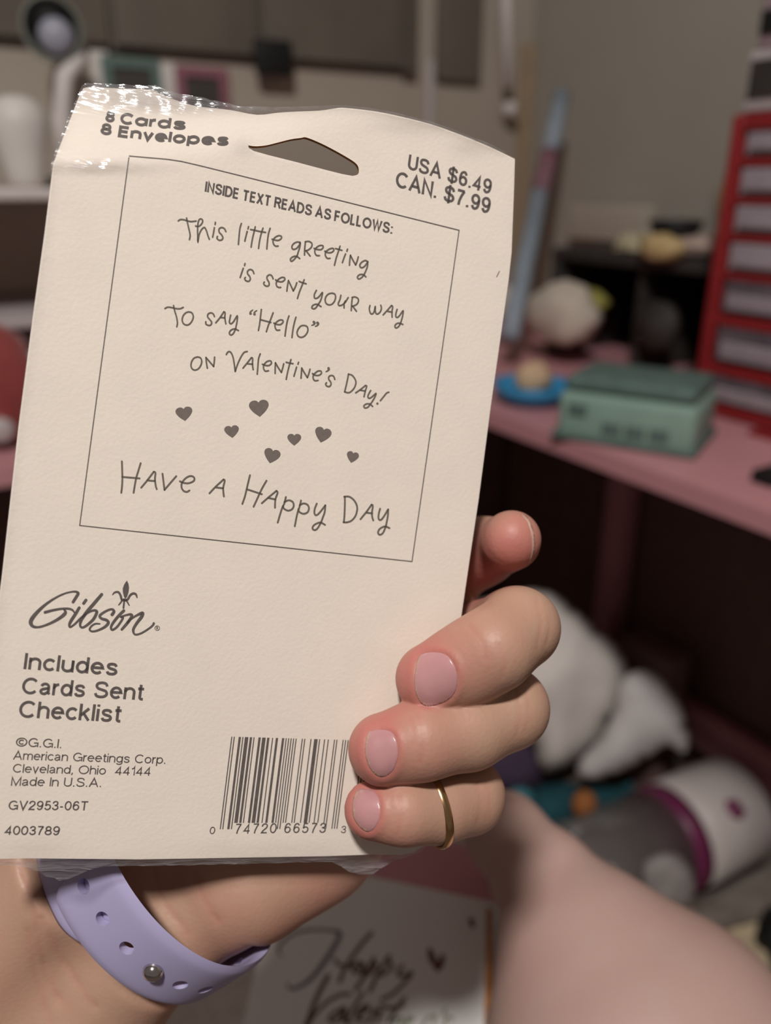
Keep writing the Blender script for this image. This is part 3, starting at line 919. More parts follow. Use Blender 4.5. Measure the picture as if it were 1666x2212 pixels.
# script logo with fleur-de-lis
i_ = Ink(); g = lambda q, ox=50: [(ox + x / 7, 1245 + y / 7) for x, y in q]
i_.stroke(g([(755, 388), (800, 315), (832, 258), (800, 232), (730, 234), (620, 262), (480, 330), (330, 432), (200, 555), (128, 650), (116, 710), (150, 755), (220, 768), (320, 745), (450, 690), (560, 625), (625, 570), (640, 535), (620, 505)]), 0, ws=[6.2, 6.6, 6.4, 5, 4, 4, 4.6, 6, 8, 9, 8.5, 6.5, 5, 5, 6, 7, 8, 6, 4])
i_.stroke(g([(332, 543), (450, 512), (580, 490), (680, 488), (740, 505), (775, 545)]), 0, ws=[6.4, 5.6, 5, 5, 4.6, 3.5])
i_.stroke(g([(848, 474), (790, 570), (722, 675), (698, 735), (715, 765), (780, 722), (862, 640), (960, 560), (1040, 520), (1095, 515), (1112, 548), (1060, 650), (950, 748), (890, 772), (862, 740), (880, 660), (960, 540), (1080, 400), (1188, 272)]), 0, ws=[6.4, 7, 7, 5.5, 4.5, 4.5, 5, 5, 5, 5.5, 6.6, 6.6, 5.5, 5, 5, 6.5, 7.5, 7.5, 6.5])
i_.stroke(g([(950, 358), (914, 408)]), 6.4)
i_.stroke(g([(1345, 578), (1373, 530), (1345, 497), (1280, 512), (1192, 562), (1158, 602), (1190, 640), (1258, 660), (1288, 700), (1240, 760), (1140, 812), (1050, 832), (1006, 806), (1030, 755), (1090, 717), (1158, 717)]), 0, ws=[7, 6.4, 5, 5, 5.5, 6, 6, 6.4, 6.6, 6, 5, 4.4, 4.4, 4.4, 4, 3.4])
i_.stroke(g([(682, 518), (600, 600), (520, 702), (488, 770), (510, 808), (580, 762), (650, 665), (670, 622), (640, 612), (720, 585), (790, 575), (800, 610), (735, 705), (652, 802)], 170), 0, ws=[6.4, 6.4, 6, 5, 5, 5, 5, 4.5, 4, 4.5, 5.5, 6.6, 6.6, 5.5])
i_.stroke(g([(735, 705), (800, 640), (880, 588), (962, 555), (950, 612), (880, 705), (828, 795), (834, 860), (875, 880), (960, 852), (1060, 790), (1118, 742), (1135, 710)], 170), 0, ws=[3.5, 4, 5, 7.5, 7.5, 6.6, 6, 4.6, 4.4, 4.4, 4.4, 4.6, 5.4])
i_.poly([(170 + x / 7, 1245 + y / 7) for x, y in [(730, 62), (752, 110), (761, 165), (755, 230), (732, 305), (705, 342), (684, 305), (668, 240), (666, 185), (684, 130), (708, 90)]])
i_.stroke(g([(512, 278), (545, 243), (598, 238), (632, 285), (650, 345), (690, 362)], 170), 0, ws=[2, 4, 5, 5, 5, 5.5])
i_.stroke(g([(882, 320), (865, 272), (822, 258), (775, 290), (742, 345), (700, 362)], 170), 0, ws=[2.5, 5, 5.2, 5, 5, 5.5])
i_.stroke(g([(688, 345), (684, 410), (677, 478)], 170), 4)
i_.stroke(g([(655, 360), (636, 395), (604, 432)], 170), 0, ws=[4, 3.6, 2.4])
i_.stroke(g([(720, 360), (738, 392), (764, 438)], 170), 0, ws=[4, 3.6, 2.4])
i_.stroke(g(arc(1188, 782, 36, 35, 0, 360), 170), 1.3, smooth=False)
for q in ([(1178, 804), (1178, 762), (1195, 764), (1200, 774), (1192, 783), (1178, 783)], [(1188, 783), (1202, 804)]): i_.stroke(g(q, 170), 1.2, cap=False, smooth=False)
i_.build('logo', M['ink'])

# barcode (UPC-A), bars and digits
i_ = Ink()
LC = {'0': '0001101', '1': '0011001', '2': '0010011', '3': '0111101', '4': '0100011', '5': '0110001', '6': '0101111', '7': '0111011', '8': '0110111', '9': '0001011'}
code = '074720665733'
bits = '101' + ''.join(LC[c] for c in code[:6]) + '01010' + ''.join(''.join('10'[int(b)] for b in LC[c]) for c in code[6:]) + '101'
tl, tr, bl, br = (np.array(q, float) for q in ((499.5, 1591), (753.5, 1598.5), (474.5, 1791), (729, 1790)))
k = 0
while k < 95:
    if bits[k] == '1':
        e = k
        while e < 95 and bits[e] == '1': e += 1
        long_ = k < 10 or k >= 85 or 45 <= k < 50
        b0, b1 = (k + .08) / 95, (e - .08) / 95
        kk = 1.0 if long_ else 0.932
        q = [tl + (tr - tl) * b0, tl + (tr - tl) * b1]
        z = [bl + (br - bl) * b1, bl + (br - bl) * b0]
        z = [q[1] + (z[0] - q[1]) * kk, q[0] + (z[1] - q[0]) * kk]
        i_.poly(q + z); k = e
    else: k += 1
for x in (783, 789, 796): i_.poly([(x, 1600), (x + 2.2, 1600), (x - 10, 1700), (x - 12.2, 1700)])
i_.build('barcode', M['ink'])
i_ = Ink()
for s, a, b, h in (('0', (452, 1801.5), (464, 1801.5), 16), ('74720', (506, 1801), (596.5, 1799.5), 22), ('66573', (612.5, 1799.5), (703, 1799), 22), ('3', (735.5, 1799.5), (747, 1799.5), 16)):
    text(i_, s, a, b, h, .125, gap=.3)
i_.build('barcode_digits', M['ink'])

# ------------------------------------------------------------------ shrink wrap film
def film_mat():
    m = bpy.data.materials.new('clear_shrink_film'); m.use_nodes = True
    nt = m.node_tree; nt.nodes.clear(); L = nt.links.new
    out = nt.nodes.new('ShaderNodeOutputMaterial')
    tr = nt.nodes.new('ShaderNodeBsdfTransparent'); tr.inputs[0].default_value = (0.985, 0.985, 0.985, 1)
    gl = nt.nodes.new('ShaderNodeBsdfGlossy'); gl.inputs['Roughness'].default_value = 0.15
    at = nt.nodes.new('ShaderNodeAttribute'); at.attribute_name = 'wrinkle'
    tc = nt.nodes.new('ShaderNodeTexCoord')
    sh = nt.nodes.new('ShaderNodeAttribute'); sh.attribute_name = 'sheet'
    mp = nt.nodes.new('ShaderNodeMapping'); mp.inputs['Rotation'].default_value = (0, 0, math.radians(-52)); mp.inputs['Scale'].default_value = (0.13, 1.0, 1.0)
    n1 = nt.nodes.new('ShaderNodeTexNoise'); n1.inputs['Scale'].default_value = 850; n1.inputs['Detail'].default_value = 2; n1.inputs['Distortion'].default_value = 0.8
    L(sh.outputs['Vector'], mp.inputs['Vector']); L(mp.outputs['Vector'], n1.inputs['Vector'])
    bp = nt.nodes.new('ShaderNodeBump'); bp.inputs['Distance'].default_value = 0.0013
    L(at.outputs['Fac'], bp.inputs['Strength']); L(n1.outputs['Fac'], bp.inputs['Height'])
    L(bp.outputs['Normal'], gl.inputs['Normal'])
    fac = nt.nodes.new('ShaderNodeMapRange'); fac.inputs['To Min'].default_value = 0.022; fac.inputs['To Max'].default_value = 0.22
    L(at.outputs['Fac'], fac.inputs['Value'])
    df = nt.nodes.new('ShaderNodeBsdfDiffuse'); df.inputs[0].default_value = (.78, .75, .76, 1)
    L(bp.outputs['Normal'], df.inputs['Normal'])
    hz = nt.nodes.new('ShaderNodeMath'); hz.operation = 'MULTIPLY'; hz.inputs[1].default_value = 0.30
    pw = nt.nodes.new('ShaderNodeMath'); pw.operation = 'MULTIPLY'
    L(at.outputs['Fac'], pw.inputs[0]); L(n1.outputs['Fac'], pw.inputs[1]); L(pw.outputs[0], hz.inputs[0])
    m0 = nt.nodes.new('ShaderNodeMixShader'); L(hz.outputs[0], m0.inputs['Fac']); L(tr.outputs[0], m0.inputs[1]); L(df.outputs[0], m0.inputs[2])
    mx = nt.nodes.new('ShaderNodeMixShader')
    L(fac.outputs['Result'], mx.inputs['Fac']); L(m0.outputs[0], mx.inputs[1]); L(gl.outputs[0], mx.inputs[2]); L(mx.outputs[0], out.inputs['Surface'])
    return m


M['film'] = film_mat()
FILM = np.concatenate([
    np.array([(-78, 1866), (40, 1866), (60, 1872), (86, 1879), (100, 1890), (118, 1893), (128, 1900), (150, 1894), (172, 1886), (200, 1874), (230, 1868), (330, 1867), (500, 1864), (640, 1860), (715, 1859), (735, 1868), (752, 1880), (778, 1888), (805, 1886), (822, 1872), (850, 1858), (880, 1848), (908, 1838), (924, 1818), (935, 1800), (944, 1770)], float),
    np.array([(957, 1650), (993, 1350), (1015, 1200), (1033, 1080), (1059, 880), (1079, 740), (1098, 605), (1104.5, 545), (1110.5, 400), (1113, 342)], float),
    np.array([(1060, 315), (1000, 290), (930, 265), (850, 245), (800, 236), (745, 230), (700, 231), (600, 235), (520, 233), (440, 216), (365, 202), (335, 190), (260, 187), (188, 184)], float),
    np.array([(177, 190), (143, 270), (119, 333), (112, 354), (108.5, 400), (95.5, 505), (69.5, 690), (39.5, 920), (4.5, 1235), (-16, 1395)], float)])
FILMr = resample(FILM, 7)
Vf, Tf = cdt_fill(FILMr, HOLEr, 26, dense=(90, 182, 1120, 385, 8))
d_edge = np.array([np.min(np.hypot(FILMr[:, 0] - q[0], FILMr[:, 1] - q[1])) for q in Vf])
wr = 0.55 * np.exp(-d_edge / 9.0) * np.where((Vf[:, 0] > 930) & (Vf[:, 1] > 330), .12, 1.0) * np.where((Vf[:, 0] < 178) & (Vf[:, 1] > 200) & (Vf[:, 1] < 1830), .45, 1.0)
gs = lambda cx, cy, sx, sy: np.exp(-((Vf[:, 0] - cx) / sx) ** 2 - ((Vf[:, 1] - cy) / sy) ** 2)
wr = wr + 0.95 * gs(290, 212, 120, 30) + 0.6 * gs(430, 232, 120, 16) + 0.95 * gs(205, 361, 120, 11) + 0.35 * gs(525, 318, 26, 18) + 0.35 * gs(1010, 318, 40, 20) + 0.35 * gs(900, 270, 90, 18)
wr = wr + 0.8 * gs(130, 1876, 80, 16) + 0.9 * gs(780, 1872, 50, 16) + 0.3 * gs(600, 1835, 200, 18) + 0.3 * gs(60, 1830, 90, 25)
wr = wr + .6 * np.exp(-((Vf[:, 1] - 1861) / 7) ** 2)
wr = np.clip(wr, 0, 1)
hsh = np.array([mnoise.noise(Vector((q[0] * 0.045, q[1] * 0.045, 1.3))) for q in Vf])
film = slab('shrink_wrap', Vf, Tf, 0.0007, None, M['film'], PACK, disp=wr * hsh * 0.0004)
sh_uv = inv(Vf); at = film.data.attributes.new('sheet', 'FLOAT_VECTOR', 'POINT')
at.data.foreach_set('vector', np.concatenate([sh_uv, np.zeros((len(sh_uv), 1))], 1).astype(np.float32).ravel())
at = film.data.attributes.new('wrinkle', 'FLOAT', 'POINT'); at.data.foreach_set('value', wr.astype(np.float32))

# ------------------------------------------------------------------ hand, wrist and forearm: one continuous skin
def sheet_depth(px, py):
    r = np.array([(px - CX) / FPX, (py - CY) / FPX, 1.0]); return (SO @ SN) / (r @ SN)


def J(px, py, d, rpx):
    return (pxd(px, py, d), rpx * d / FPX)


dM = sheet_depth(930, 1466); dR = sheet_depth(830, 1620); dP = sheet_depth(810, 1750)
hf = Field((-0.125, -0.008, 0.172), (0.052, 0.158, 0.280), 0.00068)
# palm and wrist
hf.chain([J(180, 1850, .2255, 150), J(-40, 2090, .233, 160), J(-330, 2400, .244, 180)], .006, .02)
hf.chain([J(338, 2004, .2285, 142), J(120, 2240, .236, 158), J(-100, 2480, .246, 170)], .009, .02)
hf.chain([J(400, 1985, .2290, 112), J(545, 1890, .2275, 118), J(690, 1820, .234, 102), J(800, 1740, .243, 82)], .007, .012)
hf.chain([J(260, 1900, .232, 130), J(480, 1740, .234, 120), J(700, 1600, .244, 100), J(830, 1570, .247, 84)], .008, .015)
hf.chain([J(240, 1850, .232, 130), J(450, 1640, .236, 120), J(680, 1480, .247, 96), J(830, 1455, .250, 84)], .008, .015)
hf.chain([J(220, 1840, .230, 120), J(400, 1600, .238, 110), J(650, 1400, .248, 92), J(820, 1340, .252, 80)], .008, .015)
# thumb, lying behind the pack
hf.chain([J(230, 1800, .226, 105), J(330, 1640, .222, 84), J(420, 1500, .219, 68), J(490, 1390, .218, 60)], .012, .01)
hand_k = .0004
# index finger: tip shows past the pack's edge
hf.chain([J(820, 1340, .252, 80), J(960, 1240, .246, 72), J(1040, 1192, .236, 66), J(1092, 1174, .224, 60)], .005, .006)
hf.chain([J(1085, 1180, .226, 58), J(1104, 1168, .218, 57), J(1107, 1163, .2165, 54)], .002, .004)
# middle
fM = [J(820, 1450, .254, 84), J(1000, 1382, .238, 74), J(1115, 1352, .214, 77), J(1122, 1356, .206, 79), J(1065, 1402, .199, 84), J(1005, 1436, dM - .0095, 81), J(930, 1466, dM - .0088, 76)]
fR = [J(820, 1580, .252, 84), J(990, 1540, .238, 74), J(1088, 1522, .217, 78), J(1098, 1530, .209, 80), J(1010, 1572, .2035, 83), J(915, 1597, dR - .0088, 79), J(829, 1618, dR - .0083, 77)]
fP = [J(790, 1730, .250, 76), J(920, 1735, .240, 70), J(1000, 1716, .222, 74), J(1008, 1718, .213, 75), J(945, 1740, .206, 72), J(875, 1750, dP - .0075, 66), J(806, 1750, dP - .0068, 62)]
for c in (fR, fP, fM): hf.chain(c[:2], .006, .006)
for c in (fP, fR, fM): hf.chain(c[1:], hand_k, .0045)
WD = .2035
mpx = WD / FPX
wc = pxd(262, 1985, WD)
ws = np.array([.62, .78, 0.]); ws /= np.linalg.norm(ws)
ww = np.array([.65 * .3, -.76 * .3, 1.0]); ww -= ws * (ww @ ws); ww /= np.linalg.norm(ww)
wq = np.cross(ws, ww)
if wq[0] < 0: wq = -wq
WA, WB = 268 * mpx, 190 * mpx


# keep the skin outside the pack (flat contact under the fingertips, palm behind)
X, Y, Z = np.meshgrid(*hf.ax, indexing='ij', sparse=True)
n_ = (X - SO[0]) * SN[0] + (Y - SO[1]) * SN[1] + (Z - SO[2]) * SN[2]
u_ = (X - SO[0]) * SA[0] + (Y - SO[1]) * SA[1] + (Z - SO[2]) * SA[2]
v_ = (X - SO[0]) * SB[0] + (Y - SO[1]) * SB[1] + (Z - SO[2]) * SB[2]
pu = plane_uv([(1016, 1200), (994, 1350), (958, 1650), (941, 1770)])
uedge = np.interp(v_, pu[:, 1], pu[:, 0])
vbot = plane_uv([(300, 1856)])[0][1]
front = np.maximum(np.maximum(np.abs(n_ + .0002) - .0011, u_ - uedge - .0006), v_ - vbot - .0008)
back = np.maximum(np.maximum(np.abs(n_ + .0045) - .0043, u_ - uedge + .004), v_ - vbot + .0025)
hf.F = np.maximum(hf.F, -np.minimum(front, back)).astype(np.float32)
wr_ = [(A_ - wc[i]) for i, A_ in enumerate((X, Y, Z))]
sc_ = wr_[0] * ws[0] + wr_[1] * ws[1] + wr_[2] * ws[2]
wc_ = wr_[0] * ww[0] + wr_[1] * ww[1] + wr_[2] * ww[2]
qq = wr_[0] * wq[0] + wr_[1] * wq[1] + wr_[2] * wq[2]
el = np.sqrt((sc_ / WA) ** 2 + ((wc_ - WB) / WB) ** 2)
band = np.maximum((1.0 - el) * WB, np.maximum(qq - 99 * mpx, -qq - 146 * mpx))
hf.F = smin_max(hf.F, -band, .002).astype(np.float32)
del wr_, sc_, wc_
HV, HFc = surface_nets(hf.F, hf.lo, hf.h)
del hf, n_, u_, v_, front, back, uedge, el, qq, band
# keep the largest connected surface
PERSON = thing('person', C2W(np.array([-0.06, 0.12, .236])), 'person holding the card pack, bare left hand with ring and watch band, bare leg behind', 'person')
arm = from_pd('forearm_and_hand', C2W(HV), HFc, M['skin'], PERSON, True)
bm = bmesh.new(); bm.from_mesh(arm.data)
seen = set(); comps = []
bm.verts.ensure_lookup_table()
for v in bm.verts:
    if v.index in seen: continue
    st = [v]; comp = []; seen.add(v.index)
    while st:
        q = st.pop(); comp.append(q)
        for e in q.link_edges:
            w = e.other_vert(q)
            if w.index not in seen: seen.add(w.index); st.append(w)
    comps.append(comp)
comps.sort(key=len)
for c in comps[:-1]: bmesh.ops.delete(bm, geom=c, context='VERTS')
for _ in range(2): bmesh.ops.smooth_vert(bm, verts=bm.verts[:], factor=0.5, use_axis_x=True, use_axis_y=True, use_axis_z=True)
bmesh.ops.recalc_face_normals(bm, faces=bm.faces[:])
bm.to_mesh(arm.data); bm.free()
arm.data.polygons.foreach_set('use_smooth', [True] * len(arm.data.polygons))
NAILS = [[(907, 1416), (898, 1445), (896, 1480), (904, 1510), (920, 1525), (950, 1521), (976, 1505), (988, 1478), (984, 1442), (966, 1416), (936, 1409)],
         [(797, 1582), (790, 1605), (790, 1632), (800, 1660), (820, 1678), (842, 1672), (856, 1650), (860, 1618), (850, 1585), (824, 1576)],
         [(772, 1708), (762, 1732), (764, 1765), (778, 1787), (795, 1797), (812, 1786), (822, 1756), (819, 1724), (806, 1708), (788, 1704)]]
CREASE = [([(1014, 1350), (1040, 1385), (1052, 1425)], .00035, 5), ([(1080, 1395), (1092, 1430), (1084, 1462)], .0004, 5), ([(903, 1545), (914, 1590), (908, 1645)], .0003, 5), ([(888, 1552), (897, 1605)], .00025, 5),
          ([(862, 1715), (867, 1760), (858, 1802)], .0003, 5), ([(1160, 1292), (1170, 1345), (1160, 1402)], .0003, 6), ([(1180, 1305), (1188, 1350), (1180, 1392)], .0003, 5), ([(1133, 1488), (1144, 1530), (1135, 1580)], .0003, 5),
          ([(1115, 1488), (1125, 1540), (1116, 1592)], .0003, 5), ([(1030, 1688), (1040, 1730), (1032, 1775)], .0003, 5), ([(1048, 1690), (1056, 1728), (1048, 1765)], .00025, 5),
          ([(40, 1862), (72, 1960), (90, 2060), (128, 2165)], .0007, 9), ([(92, 1985), (140, 2080), (205, 2175)], .0006, 9), ([(60, 2010), (80, 2110), (110, 2212)], .0004, 8), ([(330, 1880), (352, 1945), (405, 2015)], .0006, 9),
          ([(420, 1880), (440, 1940), (470, 1990)], .0004, 9), ([(985, 1345), (1030, 1322), (1060, 1300)], .0005, 6)]
n = len(arm.data.vertices); co = np.zeros(n * 3); arm.data.vertices.foreach_get('co', co)
nr = np.zeros(n * 3); arm.data.vertices.foreach_get('normal', nr); nr = nr.reshape(-1, 3)
bvh0 = BVHTree.FromPolygons([Vector(c) for c in co.reshape(-1, 3) + np.array(PERSON.location)], [tuple(p.vertices) for p in arm.data.polygons])
cw = co.reshape(-1, 3) + np.array(PERSON.location) - CAMPOS
zz = cw @ FWD; qx = cw @ RIGHT / zz * FPX + CX; qy = -(cw @ UP) / zz * FPX + CY
vis = (-(nr * cw).sum(1) / np.linalg.norm(cw, axis=1) > .15) & (zz < .222)
q2 = np.stack([qx, qy], 1); dsp = np.zeros(n); redl = np.zeros(n)
for o_ in NAILS:
    o2 = resample(cr(o_, 5, True), 4); lo, hi = o2.min(0) - 40, o2.max(0) + 40
    k_ = np.where(vis & (qx > lo[0]) & (qx < hi[0]) & (qy > lo[1]) & (qy < hi[1]))[0]
    dd = np.min(np.hypot(q2[k_][:, None, 0] - o2[None, :, 0], q2[k_][:, None, 1] - o2[None, :, 1]), 1)
    ins = inpoly(q2[k_], o2)
    dsp[k_] += np.where(ins, -.00022 * np.clip(dd / 6, 0, 1), .00030 * np.exp(-((dd - 9) / 8) ** 2))
    redl[k_] += np.where(ins, 0, .45 * np.exp(-(dd / 12) ** 2))
for ln, am, wd in CREASE:
    o2 = resample(cr(ln, 6), 4, False); lo, hi = o2.min(0) - 40, o2.max(0) + 40
    k_ = np.where(vis & (qx > lo[0]) & (qx < hi[0]) & (qy > lo[1]) & (qy < hi[1]))[0]
    dd = np.min(np.hypot(q2[k_][:, None, 0] - o2[None, :, 0], q2[k_][:, None, 1] - o2[None, :, 1]), 1)
    jit = np.array([.55 + .9 * mnoise.noise(Vector((a_ * .03, b_ * .03, 4.0))) for a_, b_ in q2[k_]])
    am = am * .55
    dsp[k_] += -am * jit * np.exp(-(dd / (wd * .8)) ** 2) + am * .2 * np.exp(-((dd - 2.6 * wd) / (1.6 * wd)) ** 2)
    redl[k_] += .18 * np.exp(-(dd / wd) ** 2)
arm.data.vertices.foreach_set('co', (co.reshape(-1, 3) + nr * dsp[:, None]).ravel()); arm.data.update()
# redness of tips and knuckles
n = len(arm.data.vertices); co = np.zeros(n * 3); arm.data.vertices.foreach_get('co', co)
co = co.reshape(-1, 3) + np.array(PERSON.location)
pk = redl.copy()
for (px, py, d, s, a) in ((885, 1470, dM - .012, .0085, .95), (940, 1395, dM - .012, .0075, .55), (785, 1620, dR - .012, .0085, .9), (830, 1555, dR - .012, .006, .5), (765, 1755, dP - .01, .0075, .9), (1110, 1180, .213, .009, 1.0), (1060, 1200, .226, .012, .6),
                          (1005, 1445, dM - .02, .008, .35), (930, 1650, dR - .015, .009, .35), (870, 1790, dP - .012, .008, .4), (640, 1900, .240, .024, .7), (520, 1970, .245, .02, .6), (400, 2040, .25, .012, .3), (1040, 1280, .225, .01, .6)):
    c = C2W(pxd(px, py, d)); pk += a * np.exp(-((co - c) ** 2).sum(1) / s ** 2)
at = arm.data.attributes.new('pink', 'FLOAT', 'POINT'); at.data.foreach_set('value', np.clip(pk, 0, 1).astype(np.float32))
bvh = BVHTree.FromPolygons([Vector(c) for c in co], [tuple(p.vertices) for p in arm.data.polygons])


def nail(outline, name='fingernail', m=None, raise_=0.00012, free=None):
    """a thin plate lying on the finger inside a pixel outline"""
    o = resample(cr(outline, 5, True), 4)
    V, T = cdt_fill(o, None, 5)
    P = []; N = []
    for q in V:
        h = bvh0.ray_cast(Vector(CAMPOS), Vector(ray(q[0], q[1])).normalized())
        if h[0] is None: P.append(None); N.append(None)
        else: P.append(np.array(h[0])); N.append(np.array(h[1]))
    ok = [p is not None for p in P]
    T = [t for t in T if all(ok[i] for i in t)]
    mean = np.mean([N[i] for i in range(len(V)) if ok[i]], 0); mean /= np.linalg.norm(mean)
    d_b = np.array([np.min(np.hypot(o[:, 0] - q[0], o[:, 1] - q[1])) for q in V])
    dome = np.clip(d_b / 22.0, 0, 1)
    top = [(P[i] if ok[i] else CAMPOS * 0) + mean * (raise_ + 0.00028 * (1 - (1 - dome[i]) ** 2)) for i in range(len(V))]
    bot = [(P[i] if ok[i] else CAMPOS * 0) - mean * 0.0006 for i in range(len(V))]
    nV = len(V); F = [tuple(t) for t in T] + [(t[2] + nV, t[1] + nV, t[0] + nV) for t in T]
    F += [(e[1], e[0], e[0] + nV, e[1] + nV) for e in bedges(T)]
    ob = from_pd(name, np.array(top + bot), F, [m or M['nail'], M['nail_edge']], arm, True)
    if free is not None:
        fe = resample(free, 3, False); mi = []
        for p_ in F:
            c_ = np.mean([V[i % nV] for i in p_], 0)
            mi.append(1 if np.min(np.hypot(fe[:, 0] - c_[0], fe[:, 1] - c_[1])) < 3.6 else 0)
        ob.data.polygons.foreach_set('material_index', mi)
    bm = bmesh.new(); bm.from_mesh(ob.data)
    bmesh.ops.delete(bm, geom=[v for v in bm.verts if not v.link_faces], context='VERTS')
    bmesh.ops.recalc_face_normals(bm, faces=bm.faces[:]); bm.to_mesh(ob.data); bm.free()
    return ob


nail(NAILS[0], free=NAILS[0][:5])
nail(NAILS[1], free=NAILS[1][:5])
nail(NAILS[2], free=NAILS[2][:5])
nail([(1128, 1112), (1141, 1130), (1149, 1160), (1149, 1192), (1143, 1216), (1147, 1212), (1154, 1190), (1154.5, 1160), (1147, 1130), (1136, 1114)], m=M['nail_edge'])

# leg: thin end behind the hand, widening towards the viewer's lap
lf = Field((0.0, 0.10, 0.22), (0.27, 0.42, 0.64), 0.0028)
lf.chain([J(1092, 1800, .405, 78), J(1184, 1908, .375, 106), J(1280, 2090, .352, 207), J(1398, 2330, .335, 356), J(1500, 2600, .315, 430)], .02, .008)
kn = pxd(1092, 1800, .405); dr = np.array([.36, .75, .66]) / np.linalg.norm([.36, .75, .66])
lf.chain([(kn, .018), (kn + dr * .06, .021), (kn + dr * .30, .026)], .012, .01)
LV, LF = surface_nets(lf.F, lf.lo, lf.h); del lf
leg = from_pd('bare_leg', C2W(LV), LF, M['leg_skin'], PERSON, True)
bm = bmesh.new(); bm.from_mesh(leg.data)
for _ in range(4): bmesh.ops.smooth_vert(bm, verts=bm.verts[:], factor=0.5, use_axis_x=True, use_axis_y=True, use_axis_z=True)
bmesh.ops.recalc_face_normals(bm, faces=bm.faces[:]); bm.to_mesh(leg.data); bm.free()
leg.data.polygons.foreach_set('use_smooth', [True] * len(leg.data.polygons))
at = leg.data.attributes.new('pink', 'FLOAT', 'POINT'); at.data.foreach_set('value', np.full(len(leg.data.vertices), .25, np.float32))

# ------------------------------------------------------------------ gold ring on the little finger
rc = pxd(931, 1741, .2062)
e1 = np.array([23, 127, 0.]); e1 /= np.linalg.norm(e1)
e2 = np.array([.36, -.066, -.93]); e2 -= e1 * (e1 @ e2); e2 /= np.linalg.norm(e2)
e3 = np.cross(e1, e2)
rr = 77 * .2062 / FPX
v = []; f = []; NR, NS = 72, 12; RAD = []
for i in range(NR):
    a = 2 * math.pi * i / NR; d = math.cos(a) * e1 + math.sin(a) * e2
    ho = bvh.ray_cast(Vector(C2W(rc)), Vector(C2W(d) - CAMPOS))
    RAD.append(min(ho[3], rr * 1.10) if ho[0] is not None else rr)
RAD = np.array([np.mean([RAD[(i + k) % NR] for k in range(-9, 10)]) for i in range(NR)]) + .0004
for i in range(NR):
    a = 2 * math.pi * i / NR; d = math.cos(a) * e1 + math.sin(a) * e2; rr = RAD[i]
    for j in range(NS):
        b = 2 * math.pi * j / NS
        v.append(C2W(rc + d * (rr + .00055 * math.cos(b)) + e3 * .00115 * math.sin(b)))
for i in range(NR):
    for j in range(NS):
        i2, j2 = (i + 1) % NR, (j + 1) % NS
        f.append((i * NS + j, i2 * NS + j, i2 * NS + j2, i * NS + j2))
tag(from_pd('ring', v, f, M['gold'], None, True, origin=C2W(rc)), 'thin plain gold ring on the little finger of the hand', 'ring')

# ------------------------------------------------------------------ lavender watch band
def strap_pt(th, lat, out):
    nrm = (ws * math.sin(th) / WA - ww * math.cos(th) / WB); nrm /= np.linalg.norm(nrm)
    return wc + ws * WA * math.sin(th) + ww * WB * (1 - math.cos(th)) + wq * lat + nrm * out


def strap(name, t0, t1, half, thick, out, shift, parent, round0=0.0, round1=0.0, nT=90, nW=15):
    """band swept round the wrist; round0/1: how far the end is rounded (radians)"""
    v = []; f = []
    for i in range(nT + 1):
        th = t0 + (t1 - t0) * i / nT
        s = 1.0
        if round0 and th - t0 < round0: s = math.sqrt(max(0.0, 1 - (1 - (th - t0) / round0) ** 2)) * .55 + .45 if round0 < .12 else math.sqrt(max(0.02, 1 - (1 - (th - t0) / round0) ** 2))
        if round1 and t1 - th < round1: s = min(s, math.sqrt(max(0.02, 1 - (1 - (t1 - th) / round1) ** 2)))
        prof = []
        for j in range(nW + 1):
            x = -1 + 2 * j / nW
            prof.append((x, thick / 2 * (1 - abs(x) ** 10)))
        ring = [(x, z) for x, z in prof] + [(x, -z) for x, z in prof[::-1][1:-1]]
        for x, z in ring: v.append(C2W(strap_pt(th, x * half * s + shift, out + z)))
    m_ = len(ring)
    for i in range(nT):
        for j in range(m_):
            j2 = (j + 1) % m_
            f.append((i * m_ + j, i * m_ + j2, (i + 1) * m_ + j2, (i + 1) * m_ + j))
    f.append(tuple(range(m_))[::-1]); f.append(tuple(nT * m_ + j for j in range(m_)))
    o = from_pd(name, v, f, M['lavender'], parent, True)
    bm = bmesh.new(); bm.from_mesh(o.data); bmesh.ops.recalc_face_normals(bm, faces=bm.faces[:]); bm.to_mesh(o.data); bm.free()
    return o


WATCH = thing('watch', C2W(wc), 'lavender silicone watch band with steel stud buckled around the wrist', 'watch')
OUTR = strap('strap', -.50, 3.6, 97 * mpx, .0022, .0034, 0.0, WATCH, round0=.1, nT=150)
strap('strap_loop', -2.6, .10, 98 * mpx, .0020, .0010, -46 * mpx, WATCH, round1=.40, nT=120)
# punched holes
cv = []; cf = []
for th in (-.376, -.104, .168, .712, .984, 1.256, 1.528):
    c0 = strap_pt(th, 0, -.001); c1 = strap_pt(th, 0, .008)
    a = (c1 - c0) / np.linalg.norm(c1 - c0); t = wq; b_ = np.cross(a, t); k0 = len(cv)
    for c in (c0, c1):
        for j in range(20):
            w = 2 * math.pi * j / 20
            cv.append(C2W(c + 17 * mpx * (math.cos(w) * t + math.sin(w) * b_)))
    cf += [(k0 + j, k0 + (j + 1) % 20, k0 + 20 + (j + 1) % 20, k0 + 20 + j) for j in range(20)]
    cf += [tuple(k0 + j for j in range(20))[::-1], tuple(k0 + 20 + j for j in range(20))]
cut = from_pd('cutter', cv, cf, None, WATCH)
bm = bmesh.new(); bm.from_mesh(cut.data); bmesh.ops.recalc_face_normals(bm, faces=bm.faces[:]); bm.to_mesh(cut.data); bm.free()
md = OUTR.modifiers.new('holes', 'BOOLEAN'); md.operation = 'DIFFERENCE'; md.object = cut; md.solver = 'EXACT'
bpy.context.view_layer.update()
dg = bpy.context.evaluated_depsgraph_get()
